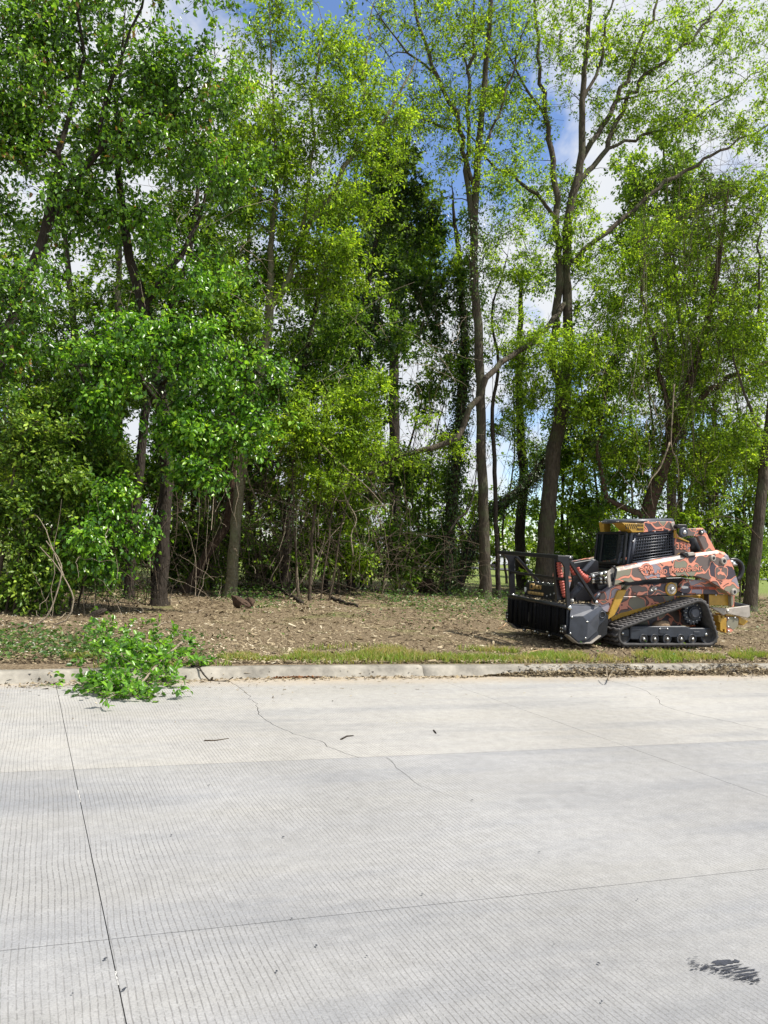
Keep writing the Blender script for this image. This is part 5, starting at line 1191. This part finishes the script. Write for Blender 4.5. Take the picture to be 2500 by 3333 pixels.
# quick coupler plate and dark linkage behind the hoses
prism('coupler_plate', [hx(x, y, 11.5) for x, y in [(935, 345), (1190, 300), (1240, 330), (1240, 700), (1080, 900), (960, 850), (900, 420)]], 11.5, 11.72, M_BLK, LD, .01)
prism('coupler_arm', [hx(x, y, 11.4) for x, y in [(1040, 440), (1160, 310), (1200, 310), (1075, 460)]], 11.38, 11.44, M_GUN, LD, .006)
prism('tilt_link', [hx(x, y, 11.3) for x, y in [(1210, 600), (1340, 590), (1380, 650), (1300, 690), (1230, 680)]], 11.28, 11.4, M_BLK, LD, .01)
prism('arm_leg', [hx(x, y, 11.2) for x, y in [(880, 420), (930, 420), (950, 560), (920, 680), (890, 670)]], 11.3, 11.36, M_CAMO, LD, .006)
# ------------------------------------------------------------------ litter, grass and debris on the verge
def attrmat(name, stops, rough=.9, transl=0.):
    m = leafmat(name, stops, transl, rough, .15)
    return m
M_CHIP = attrmat('wood_chip', [(0, (.03, .02, .013)), (.3, (.145, .108, .062)), (.6, (.33, .265, .165)), (.88, (.43, .36, .24)), (1, (.56, .50, .37))])
M_GRASS = attrmat('grass_blade', [(0, (.42, .35, .18)), (.35, (.36, .34, .12)), (.5, (.22, .28, .06)), (.8, (.17, .28, .04)), (1, (.28, .37, .08))], .6, .35)
M_WEED = leafmat('leaf_ground_cover', [(0, (.03, .075, .016)), (.6, (.06, .135, .025)), (1, (.13, .21, .045))], .3, .45, .4)
M_BLOS = attrmat('white_blossom', [(0, (.7, .68, .58)), (1, (.85, .84, .78))], .6, .3)
def surf(x, y):
    x = np.asarray(x, float); y = np.asarray(y, float); k = kerbY(x)
    return np.where(y < k + .03, 0., np.where(y < k + .21, .117, gz(x, y)))
def quads_vf(pos, dirv, nrm, L, Wd):
    dirv = nrmz(dirv); side = nrmz(np.cross(nrm, dirv)); L = L[:, None] / 2; Wd = Wd[:, None] / 2
    V = np.stack([pos - dirv * L - side * Wd, pos + dirv * L - side * Wd * .6, pos + dirv * L + side * Wd * .8, pos - dirv * L + side * Wd], 1).reshape(-1, 3)
    return V, np.arange(len(pos) * 4).reshape(-1, 4)
def litter(name, x, y, L, Wd, mat, label, rg, tilt=.35, zoff=.01, col=None, zf=None, parent=None):
    n = len(x); z = (surf(x, y) if zf is None else zf) + zoff * rg.uniform(.2, 1.6, n); a = rg.uniform(0, 2 * np.pi, n)
    dv = np.c_[np.cos(a), np.sin(a), rg.normal(0, tilt * .6, n)]; nr = np.c_[rg.normal(0, tilt, (n, 2)), np.ones(n)]
    V, F = quads_vf(np.c_[x, y, z], dv, nr, L, Wd)
    o = mk(name, V, [F], mat, parent, attr=np.repeat(rg.uniform(0, 1, n) if col is None else col, 4))
    return tag(o, label, None, None, 'stuff')
rg = np.random.default_rng(21)
def verge_pts(n, y0, y1, pw=1.6):
    u = rg.uniform(0, 1, n) ** pw; y = y0 + (y1 - y0) * u
    x = (y * math.tan(R(18 - 31))) + rg.uniform(0, 1, n) * y * (math.tan(R(18 + 31)) - math.tan(R(18 - 31)))
    return x, y
x, y = verge_pts(95000, 9.85, 27, 1.7)
n = len(x); L = rg.lognormal(-3.4, .55, n); L = np.clip(L, .012, .15); L *= np.clip((y / 14), .8, 1.6)
litter('wood_chip_litter', x, y, L, L * rg.uniform(.12, .45, n), M_CHIP, 'shredded wood chips and dead leaves covering the verge', rg, .45, .022, np.clip(rg.beta(1.7, 2.0, n) + .35 * (vnoise(x, y, 1.3, 8) - .5) + .3 * (vnoise(x, y, .35, 18) - .5), 0, 1))
# grass strip behind the kerb
n = 70000; x = rg.uniform(-3, 22, n); k = kerbY(x); d = .27 + rg.beta(1.8, 1.9, n) * 1.25
m = vnoise(x, d * 3, .9, 5) * .7 + .3 * vnoise(x, d, .25, 6); keep = (m > np.where(x < 2.2, .58, .41) + .3 * np.abs(d - .7)) ; x, d = x[keep], d[keep]; y = kerbY(x) + d; n = len(x)
h = rg.uniform(.04, .12, n) * np.where(x < 2, .7, 1); lean = rg.normal(0, .5, (n, 2)) * h[:, None]; w = rg.uniform(.004, .009, n); a = rg.uniform(0, np.pi, n)
z = gz(x, y) - .005; B = np.c_[x, y, z]; S = np.c_[np.cos(a) * w, np.sin(a) * w, np.zeros(n)]; T_ = B + np.c_[lean, h]; Mi = B + np.c_[lean * .3, h * .6]
V = np.stack([B - S, B + S, Mi + S * .8, T_, Mi - S * .8], 1).reshape(-1, 3); kk = np.arange(n)[:, None] * 5
o = mk('grass', V, [kk + np.array([[0, 1, 2, 4]]), kk + np.array([[4, 2, 3]])], M_GRASS, attr=np.repeat(np.clip(rg.beta(2, 2, n) + .7 * (vnoise(x, y, .5, 9) - .55), 0, 1), 5)); tag(o, 'strip of short fresh grass growing behind the kerb', kind='stuff')
# ground cover: ivy and weeds at the foot of the wood and on the shaded left verge
x, y = verge_pts(90000, 10.0, 26, 1.1); px_l = x - y * math.tan(R(18)) ; m = vnoise(x, y, 1.4, 12)
wood = np.clip((y - 15.5) / 4, 0, 1); left = np.clip((1.6 - x) / 2.2, 0, 1) * np.clip((13 - y) / 1.5, 0, 1); mid = np.exp(-((x - 8.5) / 2.5) ** 2 - ((y - 18) / 2.5) ** 2)
pk = .8 * wood * (m > .45) + .9 * left * (m > .22) + .3 * mid + .03 * (m > .72); keep = rg.uniform(0, 1, len(x)) < pk; x, y = x[keep], y[keep]; n = len(x)
hh = rg.uniform(0, 1, n) ** 2 * np.where(y > 15, .35, .14); ps = np.c_[x, y, gz(x, y) + .01 + hh]; dv = rg.normal(0, 1, (n, 3)); dv[:, 2] *= .4; L = rg.uniform(.03, .085, n)
V, F, kv = leaves_vf(ps, dv, np.c_[rg.normal(0, .5, (n, 2)), np.ones(n)], L, L * .7); o = mk('ground_cover', V, [F], M_WEED, attr=np.repeat(rg.uniform(0, 1, n), kv)); tag(o, 'low ivy and weeds on the woodland floor and left verge', kind='stuff')
# white blossom and pale scraps on the left privet and verge
n = 420; px = rg.uniform(0, 480, n); py = rg.uniform(1900, 2130, n); pts = np.array([PG(a, b_, .2) for a, b_ in zip(px, py)]); ok = (pts[:, 1] < 18) & (pts[:, 1] > 10); pts = pts[ok]
litter('fallen_petals', pts[:, 0], pts[:, 1], rg.uniform(.015, .04, len(pts)), rg.uniform(.012, .03, len(pts)), M_BLOS, 'scattered white petals on the shaded left verge', rg, .4, .05)
# mulch spilled along the gutter at the right, orange soil heap, sand streaks
def gutter(name, x0, x1, n, wid, hgt, label, stops=None, mat=None, yc=-.06):
    x = rg.uniform(x0, x1, n); e = np.clip(np.minimum((x - x0) / .9, (x1 - x) / .6), 0, 1) * (.55 + .9 * vnoise(x, 0, .8, 15)); u = rg.normal(0, .42, n)
    y = kerbY(x) + yc + u * wid * e; zz = np.where(y > kerbY(x), np.clip((y - kerbY(x)) * 1.5, 0, .14), 0) + hgt * e * np.exp(-(u * 1.5) ** 2) * rg.uniform(0, 1, n)
    L = np.clip(rg.lognormal(-3.5, .45, n), .01, .1)
    return litter(name, x, y, L, L * rg.uniform(.15, .5, n), mat or M_CHIP, label, rg, .45, .006, np.clip(rg.beta(1.6, 2.4, n), 0, 1), zz)
gutter('gutter_mulch', 4.6, 13.5, 15000, .20, .085, 'brown shredded mulch spilled along the kerb in front of the machine')
gutter('gutter_soil', 1.75, 2.35, 900, .13, .03, 'small heap of orange soil at the foot of the kerb', mat=attrmat('orange_soil', [(0, (.16, .07, .03)), (1, (.42, .22, .11))]))
gutter('gutter_leaves', -3, 4.6, 1500, .22, .012, 'thin line of dead leaves along the left kerb foot', yc=-.12)
x = rg.uniform(-3, 16, 700); y = kerbY(x) - rg.gamma(1.6, .35, 700) - .08
litter('road_litter', x, y, rg.uniform(.01, .05, 700), rg.uniform(.004, .014, 700), M_CHIP, 'stray chips and twigs blown onto the road edge', rg, .15, .006, zf=np.zeros(700))
# chips lying on the mulching head deck
n = 900; x = rg.uniform(6.86, 7.5, n); y = rg.uniform(11.05, 12.9, n); zz = np.interp(x, [6.86, 7.18, 7.38, 7.5], [.862, .902, .882, .80]); ok = (y < 11.7) | (x < 7.02); 
litter('deck_chips', x[ok], y[ok], rg.uniform(.015, .06, ok.sum()), rg.uniform(.004, .016, ok.sum()), M_CHIP, 'wood chips caught on top of the mulching head', rg, .5, .012, np.clip(rg.beta(3, 1.8, ok.sum()), 0, 1), zz[ok])

# ------------------------------------------------------------------ loose wood, each piece a thing
def stick(name, label, pts, r0, r1, mat, group=None, cat='stick', lift=.02, sides=6, forks=()):
    q = np.array([[*PG(a[0], a[1], 0 if PG(a[0], a[1], 0)[1] < 9.85 else .2), 0] for a in pts]); q[:, 2] = surf(q[:, 0], q[:, 1]) + r0 * .6 + np.array([(a[2] if len(a) > 2 else 0) for a in pts])
    c = crom(q[:, :3], .08); c += np.random.default_rng(len(label)).normal(0, r0 * .25, c.shape); rr = np.linspace(r0, r1, len(c)); parts = [tube_vf(c, rr, sides)]
    for f in forks:
        i = int(f[0] * (len(c) - 1)); d = np.array(f[1:4]); parts.append(tube_vf(np.array([c[i], c[i] + d * .5 + [0, 0, .01], c[i] + d]), [rr[i] * .7, rr[i] * .5, rr[i] * .25], 5))
    V, F = merge(parts); o = mk(name, V, F, mat, smooth=True, loc=c[0]); return tag(o, label, cat, group)
M_CUT = simple('fresh_cut_wood', (.45, .30, .17), .8, noise=.3, scale=15)
stick('dead_stick', 'dark crooked dead stick lying against the kerb beside the leafy branch', [(600, 2213), (625, 2202), (648, 2208), (680, 2216), (745, 2219)], .016, .006, BK_DARK, forks=[(.35, .1, .05, .06), (.6, .12, -.05, .03)])
stick('twig', 'short forked twig on the road left of the long crack', [(665, 2412), (700, 2412), (745, 2404)], .007, .003, VINE_B)
stick('twig', 'curved brown twig on the road at the end of the long crack', [(1110, 2408), (1130, 2398), (1150, 2396)], .010, .004, BK_DARK)
stick('twig', 'small dark twig on the road in the middle of the kerb lane', [(1412, 2378), (1420, 2388)], .009, .006, BK_DARK)
stick('fallen_log', 'slim dark log sloping to the ground right of the elm trunk', [(790, 1915, .75), (840, 1925, .5), (900, 1940, .18), (955, 1952, .03), (985, 1968, 0)], .05, .04, BK_DARK, cat='log', sides=8)
stick('fallen_log', 'dark half-buried log at the edge of the brush', [(1080, 1955, .02), (1120, 1972, .02), (1165, 1980, .02)], .05, .03, BK_DARK, cat='log', sides=8)
stick('stick', 'pale broken stick on the mulch above the leafy branch', [(500, 2043), (530, 2030), (565, 2020)], .014, .008, VINE_P, 'sticks on the mulched verge')
stick('stick', 'pale bark strip lying left of the split chunk', [(615, 1993), (640, 1990), (660, 1984)], .016, .012, VINE_P, 'sticks on the mulched verge')
stick('stick', 'straight bare stick in front of the fallen logs', [(1010, 1962), (1080, 1955), (1180, 1960), (1260, 1966)], .012, .006, VINE_B, 'sticks on the mulched verge')
stick('stick', 'splintered stick just left of the mulching head', [(1600, 2055), (1640, 2062), (1680, 2068)], .014, .008, VINE_P, 'sticks on the mulched verge')
stick('stick', 'pale stick poking out under the left end of the mulching head', [(1622, 2040), (1640, 2034), (1655, 2022, .04)], .012, .007, M_CUT, 'sticks on the mulched verge')
stick('stick', 'long split stick on the grass below the drive cover', [(1715, 2112), (1770, 2106), (1830, 2103)], .014, .008, M_CUT, 'sticks on the mulched verge')
stick('stick', 'bent pale root in the grass at the near foot of the drive cover', [(1900, 2099), (1925, 2108), (1940, 2112)], .013, .006, VINE_P, 'sticks on the mulched verge')
stick('stick', 'thin stick in the middle of the mulch left of the grass strip', [(1265, 2070), (1300, 2064), (1335, 2060)], .010, .005, BK_DARK, 'sticks on the mulched verge')
stick('stick', 'upright splinter standing in the gutter mulch below the track', [(1985, 2195), (1980, 2180, .06), (1975, 2168, .16)], .014, .006, VINE_P, 'sticks on the mulched verge')
def chunk(name, label, px, py, size, mat, seed, rot=0., cat='wood chunk', zoff=.0):
    c = PG(px, py, .22); c[2] = float(gz(c[0], c[1])) + zoff; bm = bmesh.new(); bmesh.ops.create_icosphere(bm, subdivisions=3, radius=1); rgk = np.random.default_rng(seed)
    ax = nrmz(rgk.normal(0, 1, (7, 3))); of = rgk.uniform(.55, .85, 7)
    for v in bm.verts:
        q = np.array(v.co)
        for a, o_ in zip(ax, of):
            e = q @ a - o_
            if e > 0: q = q - a * e
        q = q + .06 * np.array([math.sin(q[2] * 19 + q[0] * 7), math.cos(q[2] * 15), 0]); q = q * np.array(size)
        v.co = Vector((c[0] + q[0] * math.cos(rot) - q[2] * math.sin(rot), c[1] + q[1], c[2] + size[2] * .75 + q[0] * math.sin(rot) + q[2] * math.cos(rot)))
    o = frombm(name, bm, mat, None, False, c); return tag(o, label, cat)
chunk('wood_chunk', 'split orange-brown wood chunk at the foot of the elm trunk', 782, 1975, (.30, .12, .13), BK_RED, 3, -.5)
chunk('wood_chunk', 'curved bark chunk just right of the split wood chunk', 808, 1973, (.16, .12, .13), BK_RED, 5, .6)
chunk('root_plate', 'torn reddish root stump at the wood edge left of the ivy column', 1385, 1930, (.36, .3, .34), BK_RED, 8, .4, 'stump')
chunk('wood_chunk', 'dark wood lump on the shaded mulch above the leafy branch', 315, 2005, (.18, .1, .07), BK_DARK, 9, .5)
# broken leafy branch lying over the kerb
def leafy_branch():
    rgb = np.random.default_rng(31); a = PG(560, 2075, .2)
    root = empty('leafy_branch', (a[0], a[1], .2), 'broken leafy green branch lying across the kerb onto the road', 'branch')
    sk = Skel(rgb)
    main = [PG(600, 2075, .25), PG(530, 2120, .3), PG(450, 2170, .3), PG(380, 2210, .22), PG(310, 2235, .1)]; tr = np.array([[*p, r] for p, r in zip(main, (.017, .014, .010, .006, .003))]); tr[:, 2] = surf(tr[:, 0], tr[:, 1]) + np.array([.06, .08, .1, .08, .04]); sk.path(tr, wob=.01)
    C = []
    for (px, py, rx, ry, n, h) in [(420, 2165, 115, 55, 66, .14), (335, 2215, 95, 32, 46, .08), (520, 2175, 75, 42, 38, .10), (385, 2110, 100, 50, 36, .11), (340, 2060, 60, 35, 12, .10), (570, 2110, 50, 40, 12, .12), (430, 2236, 110, 14, 26, .03), (640, 2172, 30, 12, 6, .06)]:
        for _ in range(n):
            u = rgb.normal(0, .48, 2); p = PG(px + rx * u[0], py + ry * u[1], .1); C.append([p[0], p[1], float(surf(p[0], p[1])) + .03 + h * rgb.uniform(0, 1) ** 1.3])
    C = np.array(C); tips, bd = sk.grow(C, arch=.1); bd[:, 2] *= .3
    (V, F, col), tw = spray(rgb, C, bd, .15, 3, 6, .068, .66, .1, True, .2)
    fl = surf(V[:, 0], V[:, 1]) + .012; V[:, 2] = np.maximum(V[:, 2], fl)
    o = mk('foliage', V, [F], LF_BIG2, root, attr=col * .8)
    parts = sk.mesh(sk.radii(.003)); parts.append((tw[0], [tw[1]])); V, F = merge(parts); V[:, 2] = np.maximum(V[:, 2], surf(V[:, 0], V[:, 1]) + .008); mk('stem', V, F, VINE_P, root, smooth=True)
leafy_branch()
# ------------------------------------------------------------------ vines and brush
def tangle(name, label, regs, mat, seed, rr=(.004, .011)):
    rgt = np.random.default_rng(seed); parts = []
    for (x0, x1, y0, y1, Y0, Y1, n, lx, ly, sag) in regs:
        for _ in range(n):
            px, py, Y = rgt.uniform(x0, x1), rgt.uniform(y0, y1), rgt.uniform(Y0, Y1); dx, dy = rgt.normal(0, lx), rgt.normal(0, ly) ; dY = rgt.normal(0, .5)
            a = P(px - dx / 2, py - dy / 2, Y - dY); b_ = P(px + dx / 2, py + dy / 2, Y + dY); m = (a + b_) / 2 + rgt.normal(0, .12, 3) * np.linalg.norm(b_ - a); m[2] += sag * np.linalg.norm(b_ - a) * rgt.uniform(.3, 1.2)
            for q in (a, b_, m): q[2] = max(q[2], float(gz(q[0], q[1])) + .01)
            t = np.linspace(0, 1, 9)[:, None]; c = a * (1 - t) ** 2 + 2 * m * t * (1 - t) + b_ * t * t; c[1:-1] += rgt.normal(0, .018, (7, 3)); r = rgt.uniform(*rr)
            parts.append(tube_vf(c, np.linspace(r, r * .5, 9), 4, False))
    V, F = merge(parts); o = mk(name, V, F, mat, smooth=True); return tag(o, label, kind='stuff')
tangle('brush_tangle', 'tangle of bare brown brush and vines under the trees', [(560, 1330, 1480, 1940, 19.5, 24, 330, 110, 240, .08), (620, 1000, 1500, 1900, 20.5, 22, 110, 260, 260, .15), (0, 560, 1650, 1960, 15.5, 19, 260, 90, 170, .2), (300, 1300, 1750, 1930, 20, 24, 90, 130, 90, .2), (1100, 1560, 900, 1900, 22, 25, 150, 50, 260, 0), (1250, 1560, 1750, 1930, 20, 22, 70, 130, 80, .2), (1900, 2480, 1350, 1850, 21.5, 27, 330, 120, 150, .1), (1350, 1800, 1000, 1700, 22.5, 26, 160, 90, 200, .05)], VINE_B, 51)
tangle('vine_curtain', 'curtain of brown hanging vines over the twisted tree at the right', [(2080, 2460, 560, 1350, 19.8, 21.5, 300, 60, 240, .05), (2280, 2500, 480, 900, 20, 21.5, 150, 190, 90, .15), (2120, 2330, 1200, 1650, 20, 21, 70, 40, 200, 0)], VINE_B, 52, (.004, .01))
tangle('pale_vines', 'thin pale stems hanging and leaning among the trees', [(600, 1300, 1450, 1950, 19, 20.5, 60, 60, 230, .05), (40, 480, 1700, 2060, 14.2, 16.5, 60, 60, 180, .25), (900, 1500, 1000, 1500, 19.5, 22, 50, 150, 120, .1), (1950, 2450, 1000, 1650, 19.5, 21, 60, 60, 200, .1), (300, 900, 600, 1050, 17, 19, 40, 130, 120, .1)], VINE_P, 53, (.004, .009))
def pvine(name, label, pts, Y, r, mat=None, cat='vine'):
    q = np.array([P(a[0], a[1], Y) for a in pts]); q[:, 2] = np.maximum(q[:, 2], gz(q[:, 0], q[:, 1])); c = crom(q, .12); rr = np.linspace(r, r * .45, len(c)); V, F = tube_vf(c, rr, 6); o = mk(name, V, F, mat or VINE_P, smooth=True, loc=c[0]); return tag(o, label, cat)
pvine('vine', 'pale vine dropping straight down right of the ivy-hung trunk', [(975, 1950), (968, 1860), (965, 1700), (985, 1560), (985, 1440)], 19.6, .014)
pvine('vine', 'S-shaped pale vine hanging beside the tall privet', [(1150, 1810), (1143, 1740), (1160, 1690), (1130, 1630), (1095, 1540), (1070, 1450)], 19.5, .018)
pvine('bare_branch', 'straight bare branch slanting from the tall privet towards the clearing', [(1040, 1440), (1110, 1510), (1200, 1590), (1260, 1660)], 19.2, .02, cat='branch')
pvine('bare_branch', 'bare pole leaning right in front of the brush', [(940, 1945), (990, 1880), (1045, 1790), (1060, 1730)], 20, .02, cat='branch')
pvine('bare_branch', 'second bare pole leaning right beside the first in the brush', [(1000, 1952), (1020, 1880), (1060, 1770), (1120, 1700)], 20.2, .018, cat='branch')
pvine('vine', 'arching stem bowing over the left verge above the leafy branch', [(90, 2085), (150, 2010), (185, 1930), (200, 1840), (150, 1760)], 13.2, .016)
pvine('vine', 'forked arching stem bowing down left of the shaded wood lump', [(165, 2080), (215, 2020), (240, 1950), (190, 1850), (130, 1780)], 13.4, .015)
pvine('bare_branch', 'twisted dead branch with a pale tip sticking up left of the slender trunk', [(1460, 1735), (1490, 1690), (1520, 1665), (1538, 1620), (1548, 1560), (1552, 1510)], 21.2, .035, BK_DARK, 'branch')
pvine('bare_branch', 'pale bare limb hanging over the cab roof', [(2180, 1440), (2150, 1520), (2120, 1560), (2108, 1590)], 20.2, .03, cat='branch')
pvine('vine', 'long pale vine hanging down the right side of the twisted trunk', [(2195, 1250), (2190, 1330), (2185, 1450), (2205, 1500), (2210, 1570)], 20.1, .025)
pvine('bare_branch', 'dark bare branch reaching left from the big tree above the guard rail', [(1985, 1720), (1955, 1745), (1940, 1770), (1925, 1800)], 21, .03, BK_DARK, 'branch')
pvine('bare_branch', 'bare drooping twig in front of the right-hand trunk', [(2480, 1760), (2420, 1700), (2360, 1680), (2300, 1690)], 19, .016, VINE_B, 'branch')
# ------------------------------------------------------------------ far side: road, cars and woods beyond the lawn
M_ASPH = simple('far_asphalt', (.16, .16, .165), .9, noise=.2, scale=1)
fr2 = mk('far_road', np.array([(-150, 60, .30), (300, 60, .30), (300, 66, .30), (-150, 66, .30)]), [np.array([[0, 1, 2, 3]])], M_ASPH); tag(fr2, 'grey road beyond the lawn behind the wood', kind='structure')
M_CARW = simple('white_car_paint', (.72, .73, .74), .3, noise=.05); M_TIRE = simple('car_tyre', (.02, .02, .02), .8); M_CGL = simple('car_glass', (.02, .025, .03), .1)
def car(label, px, Y):
    g0 = P(px, 1820, Y); b0 = np.array([g0[0], Y, .30]); root = empty('parked_car', b0, label, 'car', 'white cars beyond the wood')
    bp_ = [(-2.2, .35), (-2.15, .85), (-1.2, .98), (-.6, 1.45), (1.2, 1.48), (2.0, 1.0), (2.2, .9), (2.2, .35)]
    prism('body', [(b0[0] + x_, b0[2] + z_) for x_, z_ in bp_], Y - .9, Y + .9, M_CARW, root, .06)
    prism('side_windows', [(b0[0] + x_, b0[2] + z_) for x_, z_ in [(-1.05, 1.0), (-.55, 1.38), (1.1, 1.4), (1.6, 1.02)]], Y - .91, Y + .91, M_CGL, root, 0)
    for wx in (-1.35, 1.35):
        for wy in (-.82, .72): disc('wheel', (b0[0] + wx, b0[2] + .34), .34, Y + wy - .08, Y + wy + .1, M_TIRE, root, 18, .02)
car('white car glimpsed between the slender trunk and the guard rail', 1640, 63); car('white car glimpsed just left of the cab', 1878, 62.5)
rgf = np.random.default_rng(61); n = 30000; x = rgf.uniform(-70, 330, n); y = rgf.uniform(95, 135, n); top = 5 + 7 * vnoise(x, 0, 14, 30) + 3 * vnoise(x, y, 5, 31); z = .2 + top * rgf.uniform(0, 1, n) ** .7
L = rgf.uniform(.5, 1.1, n); V, F, kv = leaves_vf(np.c_[x, y, z], rgf.normal(0, 1, (n, 3)), np.c_[rgf.normal(0, .7, (n, 2)), np.ones(n)], L, L * .7)
tag(mk('distant_woods', V, [F], LF_FAR, attr=np.repeat(rgf.uniform(0, 1, n), kv)), 'line of distant woods beyond the lawn', kind='stuff')
